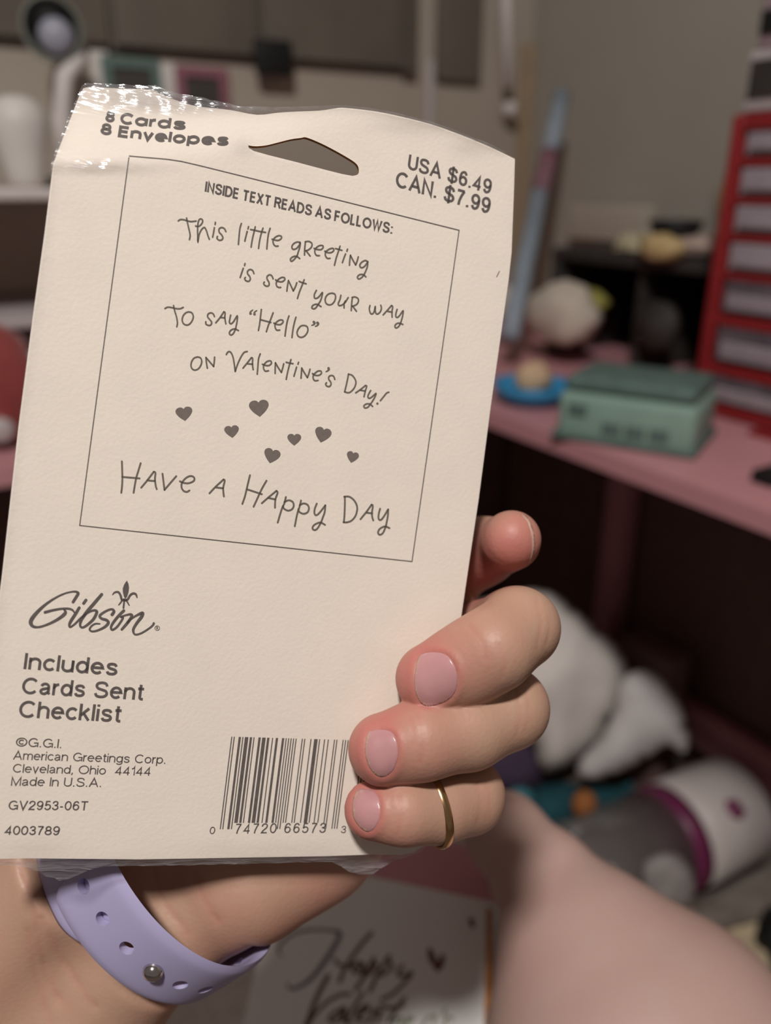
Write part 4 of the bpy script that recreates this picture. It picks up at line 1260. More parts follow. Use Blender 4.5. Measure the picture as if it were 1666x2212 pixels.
me = bpy.data.meshes.new_from_object(OUTR.evaluated_get(dg))
OUTR.modifiers.clear(); OUTR.data = me
bpy.data.objects.remove(cut)
me.polygons.foreach_set('use_smooth', [True] * len(me.polygons))
try: me.set_sharp_from_angle(angle=math.radians(40))
except Exception: pass
c0 = strap_pt(.44, 0, .0042); a = strap_pt(.44, 0, .01) - c0; a /= np.linalg.norm(a)
lathe('stud', C2W(c0), [(.0002, -.0015), (21 * mpx, -.0014), (22.5 * mpx, .0003), (21 * mpx, .0012), (15 * mpx, .0021), (7 * mpx, .0025), (.0001, .0026)], M['steel'], WATCH, axis=C2W(a) - CAMPOS)

# ------------------------------------------------------------------ second pack below: "Happy Valentine's"
q0 = [pxd(604, 1850, .455), pxd(1068, 1850, .462), pxd(1040, 2300, .420), pxd(506, 2300, .414)]
VN = np.cross(q0[1] - q0[0], q0[3] - q0[0]); VN /= np.linalg.norm(VN)
if VN[2] > 0: VN = -VN
VO = q0[0]


def vplace(off):
    def fn(v):
        r = np.stack([(v[:, 0] - CX) / FPX, (v[:, 1] - CY) / FPX, np.ones(len(v))], 1)
        t = (VO @ VN) / (r @ VN)
        return C2W(r * t[:, None] + VN * off)
    return fn


VAL = thing('valentine_card_pack', C2W(q0[3]), 'white card with brown script lettering and dark hearts under the held pack, beside the leg', 'card pack')


def vslab(name, poly, z0, z1, m):
    p = np.array(poly, float); a = vplace(z0)(p); b = vplace(z1)(p) if z1 > -.02 else vplace(z0)(p) + (C2W(VN) - CAMPOS) * (z1 - z0)
    n = len(p)
    F = [tuple(range(n)), tuple(range(n, 2 * n))[::-1]] + [(i, n + i, n + (i + 1) % n, (i + 1) % n) for i in range(n)]
    o = from_pd(name, np.concatenate([a, b]), F, m, VAL)
    bm = bmesh.new(); bm.from_mesh(o.data); bmesh.ops.recalc_face_normals(bm, faces=bm.faces[:]); bm.to_mesh(o.data); bm.free()
    return o


vslab('front_card', [(596, 1885), (800, 1890), (1052, 1946), (1044, 2320), (502, 2320)], 0.0, -.0006, M['card_white'])
vslab('header_band', [(604, 1812), (930, 1816), (1076, 1832), (1066, 1949), (800, 1893), (596, 1888)], 0.0001, -.0006, M['pinkband'])
vslab('envelope_stack', [(618, 1930), (1064, 1962), (1060, 2318), (512, 2318)], -.0012, -.010, M['orange_edge'])
g2 = lambda q: [(560 + x / 3.5, 1980 + y / 3.5) for x, y in q]
i_ = Ink()
i_.stroke(g2([(170, 300), (145, 250), (180, 190), (270, 125), (400, 100), (540, 105), (610, 130), (560, 240), (480, 360), (390, 470), (300, 530), (240, 545), (215, 505)]), 0, ws=[3, 5, 6, 6, 6, 6, 10, 11, 11, 10, 8, 6, 4])
i_.build('script_lettering', M['script_grey'], VAL, place=vplace(.0002))
i_ = Ink()
for q, w in (([(850, 125), (780, 200), (700, 310), (640, 410), (610, 490)], 9), ([(570, 320), (610, 365), (690, 368), (750, 345)], 7), ([(770, 345), (705, 385), (735, 425), (790, 365), (780, 410)], 8),
             ([(868, 318), (800, 440), (730, 550)], 9), ([(850, 340), (885, 370), (810, 445), (780, 430)], 8), ([(985, 300), (900, 430), (840, 560)], 9), ([(970, 330), (1005, 380), (930, 440), (890, 430)], 8),
             ([(1085, 370), (1050, 430), (1090, 450), (1150, 420)], 8), ([(1155, 430), (1080, 520), (1000, 590), (930, 622)], 8),
             ([(520, 450), (450, 580), (400, 700), (345, 860)], 11), ([(355, 850), (420, 740), (520, 640), (620, 590), (685, 588)], 8), ([(640, 690), (560, 735), (530, 780), (580, 785), (650, 700), (630, 790)], 8),
             ([(785, 575), (720, 680), (660, 790), (690, 800)], 8), ([(740, 745), (820, 700), (810, 672), (755, 710), (735, 770), (790, 780)], 8), ([(870, 700), (830, 800)], 7), ([(850, 745), (915, 710), (890, 800)], 7),
             ([(1100, 615), (1030, 715), (975, 800)], 8), ([(915, 670), (1000, 690), (1090, 672)], 7)):
    i_.stroke(g2(q), w)
i_.build('script_lettering', M['script_brown'], VAL, place=vplace(.0002))
i_ = Ink()
for q, w in (([(1030, 770), (1005, 830)], 6), ([(1020, 790), (1080, 765), (1070, 830)], 6), ([(1120, 800), (1160, 770), (1130, 765), (1105, 830)], 6), ([(1335, 748), (1275, 765), (1235, 830)], 6), ([(1330, 760), (1310, 830)], 5), ([(1410, 690), (1392, 745)], 5), ([(1462, 778), (1425, 758), (1398, 830)], 6)):
    i_.stroke(g2(q), w)
i_.build('script_lettering', M['script_green'], VAL, place=vplace(.0002))
i_ = Ink(); i_.stroke(g2([(1290, 255), (1310, 320), (1350, 405)]), 0, ws=[11, 16, 7]); i_.stroke(g2([(1385, 300), (1375, 350), (1350, 405)]), 0, ws=[10, 15, 7]); i_.build('printed_heart', M['heart_red'], VAL, place=vplace(.0002))
i_ = Ink(); i_.stroke(g2([(1600, 25), (1612, 65)]), 11); i_.build('printed_heart', M['heart_red'], VAL, place=vplace(.0002))

# ------------------------------------------------------------------ room
WX, WY, DZ = 1.15, 1.37, 0.74                    # right wall, back wall, desk height
struct(box('floor', (-2.2, -1.6, -.04), (WX + .06, WY + .06, 0), M['floor']))
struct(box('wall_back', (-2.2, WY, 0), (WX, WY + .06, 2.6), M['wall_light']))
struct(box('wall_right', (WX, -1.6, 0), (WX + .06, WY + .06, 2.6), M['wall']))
p = atY(1150, 300, WY - .004)
struct(box('trim_corner', (WX - .028, WY - .02, .78), (WX - .004, WY - .002, atY(1150, 100, WY)[2]), M['tan_wood']))

# pink L-shaped desk
DX, DY = .613, .847
DESK = thing('corner_desk', (WX - .06, WY - .06, 0), 'pink L-shaped corner desk standing against the grey walls', 'desk')
poly = [(-.95, DY), (DX, DY), (DX, -.45), (WX - .01, -.45), (WX - .01, WY - .01), (-.95, WY - .01)]
vv = [(x, y, DZ) for x, y in poly] + [(x, y, DZ - .020) for x, y in poly]; nn = 6
from_pd('desktop', vv, [(0, 1, 4, 5), (1, 2, 3, 4), (11, 10, 7, 6), (10, 9, 8, 7)] + [(i, nn + i, nn + (i + 1) % nn, (i + 1) % nn) for i in range(nn)], M['pink'], DESK)
for lx, ly in ((1.06, .94), (DX + .06, -.38), (-.88, DY + .05), (1.06, -.38), (-.88, WY - .08)):
    box('leg', (lx - .022, ly - .022, 0), (lx + .022, ly + .022, DZ - .020), M['pink'], DESK, .004)
box('lower_rail', (1.045, -.36, .10), (1.075, .92, .17), M['pink'], DESK, .004)
box('back_panel', (1.095, -.40, .02), (1.11, 1.30, DZ - .022), M['dark'], DESK)  # added dark sheet, stands in for the shade under the desk
box('back_panel', (-.85, WY - .07, .02), (1.08, WY - .055, DZ - .022), M['dark'], DESK)  # second added sheet, same under-desk shade along the back wall

# white hutch shelf on the left
hy = 1.02
z1 = atY(50, 406, hy)[2]; z0 = atY(50, 434, hy)[2]
zb1 = atY(40, 690, hy + .02)[2]; zb0 = atY(40, 712, hy + .02)[2]
HUT = thing('hutch_shelf', (atY(50, 420, hy)[0], WY - .05, DZ), 'pale hutch shelf on the pink desk at the left, white vase on its top board', 'shelf')
xr = atY(560, 420, hy)[0]
box('top_board', (-1.0, hy, z0), (xr, WY - .012, z1), M['white'], HUT, .003)
box('lower_board', (-1.0, hy + .02, zb0), (xr, WY - .012, zb1), M['greywhite'], HUT, .003)
box('back_panel', (-1.0, WY - .03, zb1), (xr, WY - .014, z0), M['hutch_back'], HUT)
box('side_panel', (xr, hy, DZ), (xr + .018, WY - .012, z1), M['white'], HUT)
box('side_panel', (-1.018, hy, DZ), (-1.0, WY - .012, z1), M['white'], HUT)

# vase on the hutch
vb = atY(58, 398, hy + .10); vb[2] = z1
mp = lambda py: atY(50, py, hy + .10)[2]
pxm = (atY(100, 300, hy + .1)[0] - atY(0, 300, hy + .1)[0]) / 100
H = mp(205) - z1
vb[0] = atY(44, 300, hy + .10)[0]
tag(lathe('vase', vb, [(.001, 0), (34 * pxm, .0), (42 * pxm, H * .06), (47 * pxm, H * .25), (58 * pxm, H * .48), (66 * pxm, H * .66), (64 * pxm, H * .80), (50 * pxm, H * .92), (28 * pxm, H * .985), (.001, H)], M['vase']), 'white rounded vase on the left end of the hutch shelf', 'vase')

# lamp behind it
ly = hy + .22
lc = atY(113, 62, ly)
pm = (atY(200, 60, ly)[0] - atY(0, 60, ly)[0]) / 200 * .86
fdir = CAMPOS - lc; fdir /= np.linalg.norm(fdir)
LAMP = thing('desk_lamp', (atY(165, 300, ly)[0], ly, z1), 'grey round desk lamp with dark inside and pale arm above the white vase', 'lamp')
lathe('lamp_shade', lc, [(10 * pm, -.075), (40 * pm, -.065), (66 * pm, -.03), (76 * pm, .0), (78 * pm, .008), (72 * pm, .010), (66 * pm, .0), (55 * pm, -.03), (30 * pm, -.05), (.0005, -.055)], M['lamp_grey'], LAMP, axis=fdir)
lathe('shade_lining', lc, [(58 * pm, .002), (52 * pm, -.022), (28 * pm, -.044), (.0005, -.048)], M['black'], LAMP, axis=fdir)
bc = lc + (C2W(np.array([.0, 20 * pm, 0])) - CAMPOS) + fdir * .002 + (C2W(np.array([10 * pm, 0, 0])) - CAMPOS)
lathe('bulb', bc, [(.0005, -.03), (26 * pm, -.028), (42 * pm, -.012), (45 * pm, 0), (38 * pm, .008), (19 * pm, .013), (.0005, .014)], M['bulb'], LAMP, axis=fdir)
tube('arm', [lc - fdir * .05, atY(178, 110, ly + .02), atY(172, 135, ly)], .010, M['white'], LAMP)
tube('arm', [atY(176, 120, ly), atY(140, 165, ly), atY(134, 260, ly), np.array([atY(140, 300, ly)[0], ly, z1 + .01])], [.009, .012, .013, .013], M['white'], LAMP)
lathe('base', (atY(140, 300, ly)[0], ly, z1), [(.001, 0), (.05, 0), (.05, .008), (.046, .012), (.001, .014)], M['lamp_grey'], LAMP)

# wall cabinets (brown) and things on the wall
def wallbox(name, x0, y0, x1, y1, front, m, parent=None, back=None, bevel=.003):
    a = atY(x0, y1, front); b = atY(x1, y0, front)
    return box(name, (a[0], front, a[2]), (b[0], (WY - .001) if back is None else back, b[2]), m, parent, bevel)


cf_ = WY - .022
a = atY(-120, 134, cf_); b = atY(902, 134, cf_)
CAB = thing('wall_cabinet', (b[0], WY - .02, a[2]), 'wide dark brown wall cabinet above the framed pictures', 'cabinet')
zt = 2.1; zbot = atY(400, 116, cf_)[2]
x0, x1 = -1.6, atY(900, 60, cf_)[0]
box('carcass', (x0, cf_ + .012, zbot), (x1, WY - .001, zt), M['brown_panel'], CAB)
for k, (s0, s1) in enumerate(((x0, atY(240, 60, cf_)[0]), (atY(243, 60, cf_)[0], atY(560, 60, cf_)[0]), (atY(563, 60, cf_)[0], x1))):
    box('door', (s0 + .004, cf_, zbot + .005), (s1 - .004, cf_ + .0118, zt - .01), M['brown_panel'], CAB, .002)
box('side_stile', (x1 - .03, cf_ - .004, zbot), (x1, cf_ - .0002, zt), M['brown_edge'], CAB)
cf2 = WY - .016
wallbox('wall_panel', 948, -700, 1074, 172, cf2, M['brown_panel'])
tag(bpy.data.objects['wall_panel'], 'narrow dark brown panel between the wide cabinet and the white wall strip', 'panel')
tag(wallbox('wall_strip', 920, 130, 942, 520, WY - .012, M['greywhite']), 'pale vertical strip on the wall under the brown cabinets', 'strip')
tag(tube('shelf_upright', [atY(1092, -500, WY - .03), atY(1094, 0, WY - .03), atY(1098, 190, WY - .03)], .011, M['white']), 'white vertical upright on the wall left of the corner trim', 'rail')
tag(lathe('bracket_knob', atY(1102, 236, WY - .03), [(.001, -.012), (.012, -.01), (.014, 0), (.012, .01), (.001, .012)], M['white'], axis=(0, -1, 0)), 'small white knob on the wall below the white upright', 'knob')


def frame(x0, y0, x1, y1, label, fm, bord):
    yy = WY - .012
    c = atY((x0 + x1) / 2, y1, yy)
    t = thing('picture_frame', (c[0], WY - .006, c[2]), label, 'frame')
    a = atY(x0, y1, yy); b = atY(x1, y0, yy); bw = bord
    for lo, hi in (((a[0], yy, a[2]), (b[0], WY - .001, a[2] + bw)), ((a[0], yy, b[2] - bw), (b[0], WY - .001, b[2])), ((a[0], yy, a[2] + bw), (a[0] + bw, WY - .001, b[2] - bw)), ((b[0] - bw, yy, a[2] + bw), (b[0], WY - .001, b[2] - bw))):
        box('frame_bar', lo, hi, fm, t)
    box('picture', (a[0] + bw, yy + .005, a[2] + bw), (b[0] - bw, WY - .001, b[2] - bw), M['dark_photo'], t)


frame(232, 128, 345, 250, 'teal picture frame with dark picture on the wall above the pack', M['teal_frame'], .014)
frame(388, 148, 492, 262, 'pink picture frame with dark picture on the wall above the pack', M['pink_frame'], .014)
t = wallbox('wall_box', 557, 88, 632, 160, WY - .040, M['black'], back=WY - .0265, bevel=.004)
tag(t, 'small square black box fixed to the brown cabinet right of the pink frame', 'box')
tag(wallbox('white_card_strip', 205, 108, 232, 205, WY - .008, M['vase'], bevel=.001), 'small white card on the wall left of the teal frame', 'card')
tag(wallbox('white_card_strip', 350, 138, 384, 215, WY - .008, M['vase'], bevel=.001), 'small white card on the wall between teal and pink frames', 'card')

# red bag, grey cloth at the far left of the desk
RB = thing('bag', (atZ(0, 990, DZ)[0], DY + .10, DZ), 'red cloth bag with a pale round badge on the left of the desk', 'bag')
a = atY(-70, 690, DY + .08); b = atY(52, 700, DY + .08)


def blob(name, c, r, m, parent=None, seed=0, amp=.15, sub=3, freq=2.2, flat=True):
    bm = bmesh.new(); bmesh.ops.create_icosphere(bm, subdivisions=sub, radius=1)
    vs = []
    for v in bm.verts:
        d = v.co.normalized()
        k = 1 + amp * mnoise.noise(d * freq + Vector((seed, seed * .7, seed * 1.3))) + amp * .5 * mnoise.noise(d * freq * 2.3 + Vector((seed * 2.1, 0, seed)))
        z = d.z * k * r[2]
        if flat: z = max(z, -r[2] * .8)
        vs.append((c[0] + d.x * k * r[0], c[1] + d.y * k * r[1], c[2] + z))
    fs = [tuple(v.index for v in f.verts) for f in bm.faces]; bm.free()
    return from_pd(name, vs, fs, m, parent, True, origin=(c[0], c[1], c[2] - r[2] * .8))


c = atY(-18, 830, DY + .09); hgt = (atY(0, 690, DY + .09)[2] - DZ)
blob('bag_body', (c[0], DY + .10, DZ + hgt * .45), (.048, .05, hgt * .56), M['red_cloth'], RB, 3, .10)
lathe('badge', atY(4, 930, DY + .052), [(.001, -.006), (.013, -.006), (.014, 0), (.010, .003), (.001, .004)], M['greywhite'], RB, axis=(.2, -1, .1))
c = atY(48, 735, hy + .06)
tag(blob('cloth_bundle', (c[0] + .02, hy + .10, zb1 - .065), (.05, .05, .035), M['greywhite'], None, 5, .2), 'small grey bundle under the hutch board behind the red bag', 'cloth')

# ------------------------------------------------------------------ right side: drawer tower on the desk, front facing left
TX = .831
base = atX(1548, 905, TX)
TB = DZ + .002
def tp(px, py): return atX(px, py, TX)
yL = tp(1583, 250)[1]; yL = (tp(1583, 250)[1] + tp(1512, 748)[1]) / 2
yR = yL - .30
ztop = (tp(1590, 248)[2])
TOW = thing('drawer_cabinet', (TX + .08, (yL + yR) / 2, DZ), 'red drawer organiser with cloudy plastic drawers on the pink desk', 'drawer unit')
depth = .15
th_ = .014
box('side_panel', (TX, yL - th_, TB), (TX + depth, yL, ztop), M['red'], TOW, .002)
box('side_panel', (TX, yR, TB), (TX + depth, yR + th_, ztop), M['red'], TOW, .002)
box('top_panel', (TX, yR + th_, ztop - .016), (TX + depth, yL - th_, ztop), M['red'], TOW, .002)
box('base_panel', (TX, yR + th_, TB), (TX + depth, yL - th_, TB + .014), M['red'], TOW, .002)
box('back_panel', (TX + depth - .006, yR + th_, TB + .014), (TX + depth, yL - th_, ztop - .016), M['red'], TOW)
rows = [(276, 338, 3), (360, 425, 3), (442, 506, 3), (524, 590, 3), (612, 690, 1), (716, 800, 1), (824, 890, 1)]
px_c = [1640, 1628, 1618, 1606, 1640, 1630, 1612]
prev = None
for (ya, yb, nc), pxx in zip(rows, px_c):
    za, zb = tp(pxx, ya)[2], tp(pxx, yb)[2]
    W = (yL - th_) - (yR + th_)
    for k in range(nc):
        y1 = yL - th_ - W / nc * k - .004; y0 = yL - th_ - W / nc * (k + 1) + .004
        d = box('drawer', (TX + .004, y0, zb), (TX + depth - .012, y1, za), M['drawer_dark'] if nc == 1 else M['drawer'], TOW, .003)
        hz = zb + (za - zb) * .32
        box('drawer_label', (TX - .004, y0 + .012, zb + .006), (TX + .0035, y1 - .012, zb + (za - zb) * (.62 if nc == 1 else .5)), M['drawer'], d, .0015)
    if prev is not None and prev - za > .006:
        box('shelf_bar', (TX + .002, yR + th_, za + .001), (TX + depth - .008, yL - th_, prev - .001), M['red'], TOW)
    prev = zb

a = atX(1575, 122, TX + .10); b = atX(1547, 405, TX + .10)
yb_ = (a[1] + b[1]) / 2
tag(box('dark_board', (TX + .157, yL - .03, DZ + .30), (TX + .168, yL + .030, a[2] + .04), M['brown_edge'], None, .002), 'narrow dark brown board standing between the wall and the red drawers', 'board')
# pale box with grey drawers on top of the tower
t2 = ztop + .001
zt2 = tp(1600, 112)[2]
BOX2 = thing('storage_box', (TX + .08, (yL + yR) / 2, t2), 'pale grey storage box with dark window on top of the red drawers', 'box')
yl2 = yL - .004
box('box_body', (TX + .006, yR, t2), (TX + depth, yl2, zt2), M['greywhite'], BOX2, .004)
box('window', (TX + .0035, yR + .03, tp(1620, 212)[2]), (TX + .0055, tp(1612, 180)[1], tp(1620, 130)[2]), M['charcoal'], BOX2)
BK = thing('bin', (TX + .08, (yL + yR) / 2, zt2), 'mauve bin with black contents stacked on the pale box, top right', 'bin')
box('bin_body', (TX + .012, yR, zt2 + .001), (TX + depth, yl2 - .004, zt2 + .11), mat('mauve_plastic', (150, 128, 136), .6), BK, .004)
box('opening', (TX + .008, yR + .03, tp(1640, 70)[2]), (TX + .0118, tp(1632, 50)[1], tp(1640, 20)[2]), M['black'], BK)

# dark open shelf behind, on the desk against the right wall
SX = .93
def sp(px, py): return atX(px, py, SX)
sl, sr = sp(1192, 560)[1], yL + .012
szt = sp(1330, 546)[2]
SH = thing('shelf_unit', (SX + .1, (sl + sr) / 2, DZ), 'low black open shelf on the desk behind the mint box', 'shelf')
box('top_board', (SX, sr, szt - .018), (WX - .014, sl, szt), M['charcoal'], SH, .002)
box('side_board', (SX, sl - .014, DZ + .001), (WX - .014, sl, szt - .018), M['charcoal'], SH, .002)
box('side_board', (SX, sr, DZ + .001), (WX - .014, sr + .014, szt - .018), M['charcoal'], SH, .002)
box('back_board', (WX - .03, sr + .014, DZ + .001), (WX - .016, sl - .014, szt - .018), M['black'], SH)
md_ = sp(1375, 620)[1]
box('divider', (SX + .01, md_ - .006, DZ + .001), (WX - .032, md_ + .006, szt - .018), M['charcoal'], SH)
# things in and on it
c = sp(1255, 690)
def drape(name, corners, m, seed, amp=.012, n=26, thick=.003, parent=None):
    """cloth sheet between four world corners with folds"""
    A, B, C_, D_ = (np.asarray(q, float) for q in corners)
    nrm = np.cross(B - A, D_ - A); nrm /= np.linalg.norm(nrm)
    v = []
    for s in (1, -1):
        for i in range(n + 1):
            for j in range(n + 1):
                a, b = i / n, j / n
                p = (A * (1 - a) + B * a) * (1 - b) + (D_ * (1 - a) + C_ * a) * b
                k = mnoise.noise(Vector((a * 3.1 + seed, b * 2.3, seed * .37))) + .5 * mnoise.noise(Vector((a * 7 + seed, b * 5, seed)))
                edge = 1 + .06 * mnoise.noise(Vector((a * 4, b * 4, seed + 9)))
                v.append(p + nrm * (k * amp + s * thick / 2) + (p - (A + C_) / 2) * (edge - 1))
    f = []; N = n + 1
    for s in (0, 1):
        o = s * N * N
        for i in range(n):
            for j in range(n):
                q = (o + i * N + j, o + (i + 1) * N + j, o + (i + 1) * N + j + 1, o + i * N + j + 1)
                f.append(q if s == 0 else q[::-1])
    bd = [i * N for i in range(N)] + [n * N + j for j in range(1, N)] + [i * N + n for i in range(n - 1, -1, -1)] + [j for j in range(n - 1, 0, -1)]
    for k in range(len(bd)):
        a, b = bd[k], bd[(k + 1) % len(bd)]
        f.append((b, a, a + N * N, b + N * N))
    zmin = min(q[2] for q in v)
    return from_pd(name, v, f, m, parent, True, origin=(*((A + C_) / 2)[:2], zmin))


tag(blob('cloth_bag', (SX - .045, sp(1262, 690)[1], DZ + .075), (.04, .066, .05), M['cream'], None, 2, .22, freq=1.5), 'crumpled cream cloth bag leaning at the black shelf', 'bag')
tag(blob('yellow_pouch', (SX + .045, sp(1238, 600)[1], DZ + .086), (.03, .028, .02), M['lime'], None, 8, .2), 'small lime yellow pouch in the left of the black shelf', 'pouch')
tag(blob('cream_figurine', (SX - .06, sp(1152, 650)[1], DZ + .08), (.017, .017, .03), M['cream'], None, 4, .1), 'small cream figure standing left of the cream bag', 'ornament')
tag(lathe('dark_reel', (SX - .005, sp(1420, 690)[1], DZ + .075), [(.001, -.02), (.028, -.02), (.034, -.015), (.034, 0), (.018, .002), (.012, .008), (.001, .009)], M['charcoal'], axis=(-1, 0, .1)), 'dark round reel in the right of the black shelf', 'reel')
# heap on top of the shelf
tag(drape('paper_sheet', [sp(1325, 540), sp(1415, 545), sp(1405, 500), sp(1340, 505)], M['pale_sage'], 1, .004), 'pale sage paper on top of the black shelf', 'paper')
c = sp(1462, 520)
tag(blob('cloth_heap', (SX + .05, c[1], szt + .013), (.05, .055, .017), M['peach'], None, 6, .25), 'peach cloth heap on the black shelf holding the black bowl', 'cloth')
tag(blob('ochre_pouch', (SX - .012, sp(1440, 560)[1], szt - .004 + .016), (.02, .035, .02), M['yellow'], None, 7, .2), 'ochre yellow pouch at the front edge of the black shelf', 'pouch')
tag(blob('ochre_roll', (SX + .05, sp(1535, 470)[1], szt + .075), (.03, .022, .05), M['yellow'], None, 9, .15), 'tall ochre roll beside the red drawers', 'roll')
c = sp(1430, 480)
tag(lathe('bowl', (SX + .03, c[1], szt + .020), [(.001, 0), (.018, 0), (.03, .010), (.037, .026), (.034, .027), (.027, .012), (.015, .004), (.001, .003)], M['black']), 'black bowl on the peach cloth heap', 'bowl')
# pale tray leaning on wall
a = atX(1235, 512, WX - .02); b = atX(1400, 512, WX - .02)
tag(box('tray', (WX - .03, b[1], atX(1300, 520, WX - .02)[2]), (WX - .002, a[1], atX(1300, 442, WX - .02)[2]), M['wall_light'], None, .004), 'pale grey tray standing against the wall behind the black shelf', 'tray')

# wrapping paper roll leaning in the corner
a = atD(1214, 205, 1.38); b = atD(1188, 330, 1.34); b2 = atD(1182, 356, 1.335); c = atD(1166, 420, 1.31); d = atD(1120, 640, 1.24); e = atD(1100, 730, 1.20)
ROLL = thing('wrapping_paper_roll', e, 'pale blue wrapping paper roll leaning in the corner by the tan trim', 'paper roll')
tube('upper_roll', [a, b], .0145, M['pale_blue'], ROLL, 18)
tube('printed_middle', [b, b2, c], .0150, M['plum'], ROLL, 18)
tube('lower_roll', [c, d, e], .0145, M['pale_blue'], ROLL, 18)

# mint box on the desk
BL = atZ(1197, 945, DZ + .001); BR = atZ(1492, 992, DZ + .001)
ux = (BR - BL); W = np.linalg.norm(ux); ux /= W
uy = np.array([-ux[1], ux[0], 0]);
if uy @ FWD_H < 0: uy = -uy
Hm = .072
cb = (BL + BR) / 2 + uy * .055
MB = thing('storage_case', cb, 'mint green box with a sloping lid on the pink desk', 'box')
obox('case_body', cb + np.array([0, 0, Hm * .36]), ux * W / 2, uy * .052, np.array([0, 0, Hm * .36]), M['mint'], MB, .008)
obox('lid', cb + np.array([0, 0, Hm * .84]) + uy * .001, ux * (W / 2 - .004), uy * .05, np.array([0, 0, Hm * .115]), M['mint_dark'], MB, .007)
obox('hem', cb + np.array([0, 0, .004]), ux * (W / 2 + .004), uy * .056, np.array([0, 0, .0038]), M['mint_dark'], MB, .002)
obox('clasp', cb - uy * .054 + ux * (-W * .34) + np.array([0, 0, Hm * .5]), ux * .010, uy * .002, np.array([0, 0, .006]), M['mint_dark'], MB, .001)
for k in range(3):
    obox('printed_motif', cb - uy * .0525 + ux * (W * (-.08 + .17 * k)) + np.array([0, 0, Hm * .25]), ux * .010, uy * .0006, np.array([0, 0, .007]), M['mint_dark'], MB, .0005)

# blue bowl with tan pouch
c = atZ(1150, 868, DZ + .001)
tag(lathe('dish', (c[0], c[1], DZ + .0005), [(.001, 0), (.03, 0), (.046, .012), (.052, .026), (.049, .027), (.042, .014), (.028, .005), (.001, .004)], M['blue']), 'bright blue dish on the desk left of the mint box', 'dish')
tag(blob('tan_pouch', (c[0] + .01, c[1] + .012, DZ + .028), (.024, .022, .022), M['tan'], None, 11, .15), 'tan pouch sitting in the bright blue dish', 'pouch')
# bits near the right edge
c = atZ(1655, 1045, DZ); tag(obox('gadget', (c[0] + .012, c[1], DZ + .0065), (.02, 0, 0), (0, .012, 0), (0, 0, .006), M['black'], None, .002), 'small black gadget at the right edge of the pink desk', 'gadget')
c = atZ(1560, 938, DZ); tag(obox('red_strip', (TX - .022, c[1] - .045, DZ + .003), (.010, 0, 0), (0, .03, 0), (0, 0, .0025), M['red'], None, .001), 'flat red strip lying in front of the red drawers', 'strip')

# ------------------------------------------------------------------ floor clutter under the desk
def ground(px, py, z): return atZ(px, py, z)


def lump(name, outline, d0, thick, m, seed=0, folds=.25, parent=None, slope=0.0, step=26):
    """soft cushion-like cloth: an outline at its own distance, domed towards the viewer with folds"""
    o = resample(cr(outline, 5, True), step * .6)
    V, T = cdt_fill(o, None, step)
    cy = o[:, 1].mean(); span = max(np.ptp(o[:, 0]), np.ptp(o[:, 1]))
    db = np.array([np.min(np.hypot(o[:, 0] - q[0], o[:, 1] - q[1])) for q in V])
    k = np.clip(db / (span * .28), 0, 1); dome = np.sqrt(1 - (1 - k) ** 2)
    ns = np.array([mnoise.noise(Vector((q[0] / span * 4.2 + seed, q[1] / span * 3.1, seed * .7))) + .5 * mnoise.noise(Vector((q[0] / span * 9 + seed, q[1] / span * 7, seed))) for q in V])
    dd = d0 - (V[:, 1] - cy) / FPX * slope
    f = np.array([atD(q[0], q[1], dd[i] - thick * dome[i] * (1 + folds * ns[i])) for i, q in enumerate(V)])
    b = np.array([atD(q[0], q[1], dd[i] + .012 * k[i]) for i, q in enumerate(V)])
    n = len(V)
    F_ = [tuple(t) for t in T] + [(t[2] + n, t[1] + n, t[0] + n) for t in T] + [(e[1], e[0], e[0] + n, e[1] + n) for e in bedges(T)]
    allv = np.concatenate([f, b])
    ob = from_pd(name, allv, F_, m, parent, True, origin=(allv[:, 0].mean(), allv[:, 1].mean(), allv[:, 2].min()))
    bm = bmesh.new(); bm.from_mesh(ob.data); bmesh.ops.remove_doubles(bm, verts=bm.verts[:], dist=1e-5)
    bmesh.ops.recalc_face_normals(bm, faces=bm.faces[:]); bm.to_mesh(ob.data); bm.free()
    return ob


tag(lump('white_towel', [(1000, 1330), (1080, 1290), (1170, 1275), (1235, 1310), (1290, 1360), (1345, 1410), (1352, 1480), (1325, 1560), (1275, 1620), (1205, 1665), (1165, 1655), (1150, 1600), (1080, 1560), (1010, 1480)], 1.36, .085, M['white_cloth'], 3.3, .32), 'large white towel heaped on the floor right behind the fingers', 'towel')
tag(lump('grey_towel', [(1345, 1465), (1400, 1450), (1450, 1490), (1484, 1570), (1480, 1625), (1440, 1610), (1390, 1640), (1320, 1675), (1262, 1682), (1250, 1650), (1300, 1590), (1330, 1530)], 1.29, .03, M['grey_cloth'], 5.1, .5), 'smaller pale grey towel right of the white towel under the desk', 'towel')
c = ground(1412, 1432, .26)
tag(box('carton', (.988, .735, .0), (1.038, .845, .27), mat('brown_carton', (128, 100, 94), .8), None, .004), 'brown carton standing behind the grey towel under the desk', 'carton')
tag(lump('purple_cloth', [(1060, 1600), (1120, 1580), (1170, 1620), (1180, 1680), (1140, 1712), (1070, 1715), (1030, 1660)], 1.40, .03, M['purple_cloth'], 12), 'dark purple cloth on the floor beside the ring finger', 'cloth')
tag(lump('teal_cloth', [(1050, 1730), (1120, 1715), (1200, 1690), (1260, 1695), (1330, 1700), (1370, 1690), (1350, 1740), (1290, 1800), (1230, 1840), (1120, 1820), (1050, 1790)], 1.36, .04, M['teal_cloth'], 13, .6), 'dark teal cloth on the floor below the white towel', 'cloth')
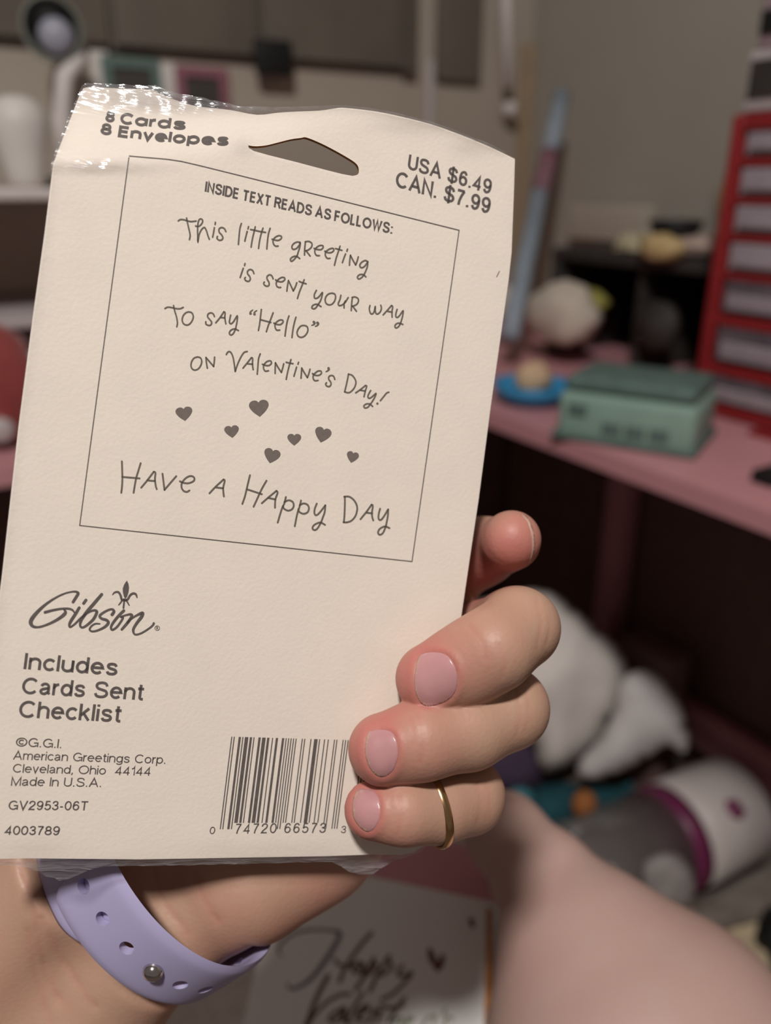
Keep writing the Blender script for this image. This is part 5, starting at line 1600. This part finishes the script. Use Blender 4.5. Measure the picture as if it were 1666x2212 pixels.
tag(lump('aqua_sock', [(1098, 1712), (1126, 1700), (1150, 1714), (1150, 1738), (1122, 1746), (1100, 1736)], 1.29, .02, M['aqua'], 14, step=10), 'small aqua cloth on top of the teal cloth', 'cloth')
c = atD(1263, 1738, 1.27); tag(blob('orange_ball', c, (.020, .020, .024), M['orange'], None, 15, .08, flat=False), 'small orange ball resting on the dark teal cloth', 'ball')

# jar on its side
ja = ground(1335, 1850, .095); jb = ground(1525, 1765, .095)
ax = jb - ja; ax[2] = 0; JL = np.linalg.norm(ax); ax /= JL
def glassy():
    m = bpy.data.materials.new('clear_plastic'); m.use_nodes = True; nt = m.node_tree; nt.nodes.clear(); L = nt.links.new
    out = nt.nodes.new('ShaderNodeOutputMaterial'); t = nt.nodes.new('ShaderNodeBsdfTransparent'); t.inputs[0].default_value = (.86, .84, .83, 1)
    gsh = nt.nodes.new('ShaderNodeBsdfGlossy'); gsh.inputs['Roughness'].default_value = .12
    df = nt.nodes.new('ShaderNodeBsdfDiffuse'); df.inputs[0].default_value = (.42, .38, .36, 1)
    m1 = nt.nodes.new('ShaderNodeMixShader'); m1.inputs[0].default_value = .25; m2 = nt.nodes.new('ShaderNodeMixShader'); m2.inputs[0].default_value = .12
    L(t.outputs[0], m1.inputs[1]); L(df.outputs[0], m1.inputs[2]); L(m1.outputs[0], m2.inputs[1]); L(gsh.outputs[0], m2.inputs[2]); L(m2.outputs[0], out.inputs[0])
    return m


JAR = thing('jar', (ja[0], ja[1], 0), 'clear plastic jar with white and magenta sleeve lying on the floor', 'jar')
jc = np.array([ja[0], ja[1], .085])
jr = .078
lathe('jar_body', jc, [(.001, -.10), (.06, -.098), (.082, -.085), (jr, -.05), (jr, JL * .45), (.001, JL * .45)], glassy(), JAR, axis=ax)
lathe('band', jc, [(.001, JL * .45), (jr + .001, JL * .452), (jr + .0015, JL * .45 + .03), (.001, JL * .45 + .031)], M['magenta'], JAR, axis=ax)
lathe('sleeve', jc, [(.001, JL * .45 + .0315), (jr + .0015, JL * .45 + .032), (jr + .004, JL * .45 + .06), (jr + .004, JL + .06), (jr - .02, JL + .075), (.001, JL + .08)], M['jar_white'], JAR, axis=ax)
tc_ = CAMPOS - jc; tc_ -= ax * (tc_ @ ax); tc_ /= np.linalg.norm(tc_)
blob('sleeve_print', jc + ax * JL * .98 + tc_ * (jr - .012), (.022, .022, .022), M['magenta'], JAR, 3, .2, flat=False)
tag(lump('white_pouch', [(1385, 1880), (1420, 1845), (1470, 1850), (1500, 1895), (1495, 1945), (1450, 1965), (1405, 1945)], 1.07, .012, M['pouch'], 21, .6, step=14), 'small pale pouch on the floor in front of the jar', 'pouch')
# papers lower right
tag(drape('grey_paper', [ground(1470, 1990, .05), ground(1690, 1850, .05), ground(1720, 1960, .045), ground(1560, 2010, .045)], M['grey_board'], 2.2, .006), 'grey sheet on the floor below the jar', 'paper')
tag(drape('beige_paper', [ground(1440, 1975, .03), ground(1630, 1945, .03), ground(1668, 2100, .03), ground(1560, 2160, .03)], M['beige_paper'], 4.2, .005), 'beige paper on the floor beside the bare leg', 'paper')
c = ground(1680, 2040, .03); tag(blob('black_shoe', (c[0] + .02, c[1], .04), (.05, .035, .04), M['black'], None, 17, .15), 'black rounded object at the right edge beside the beige paper', 'object')
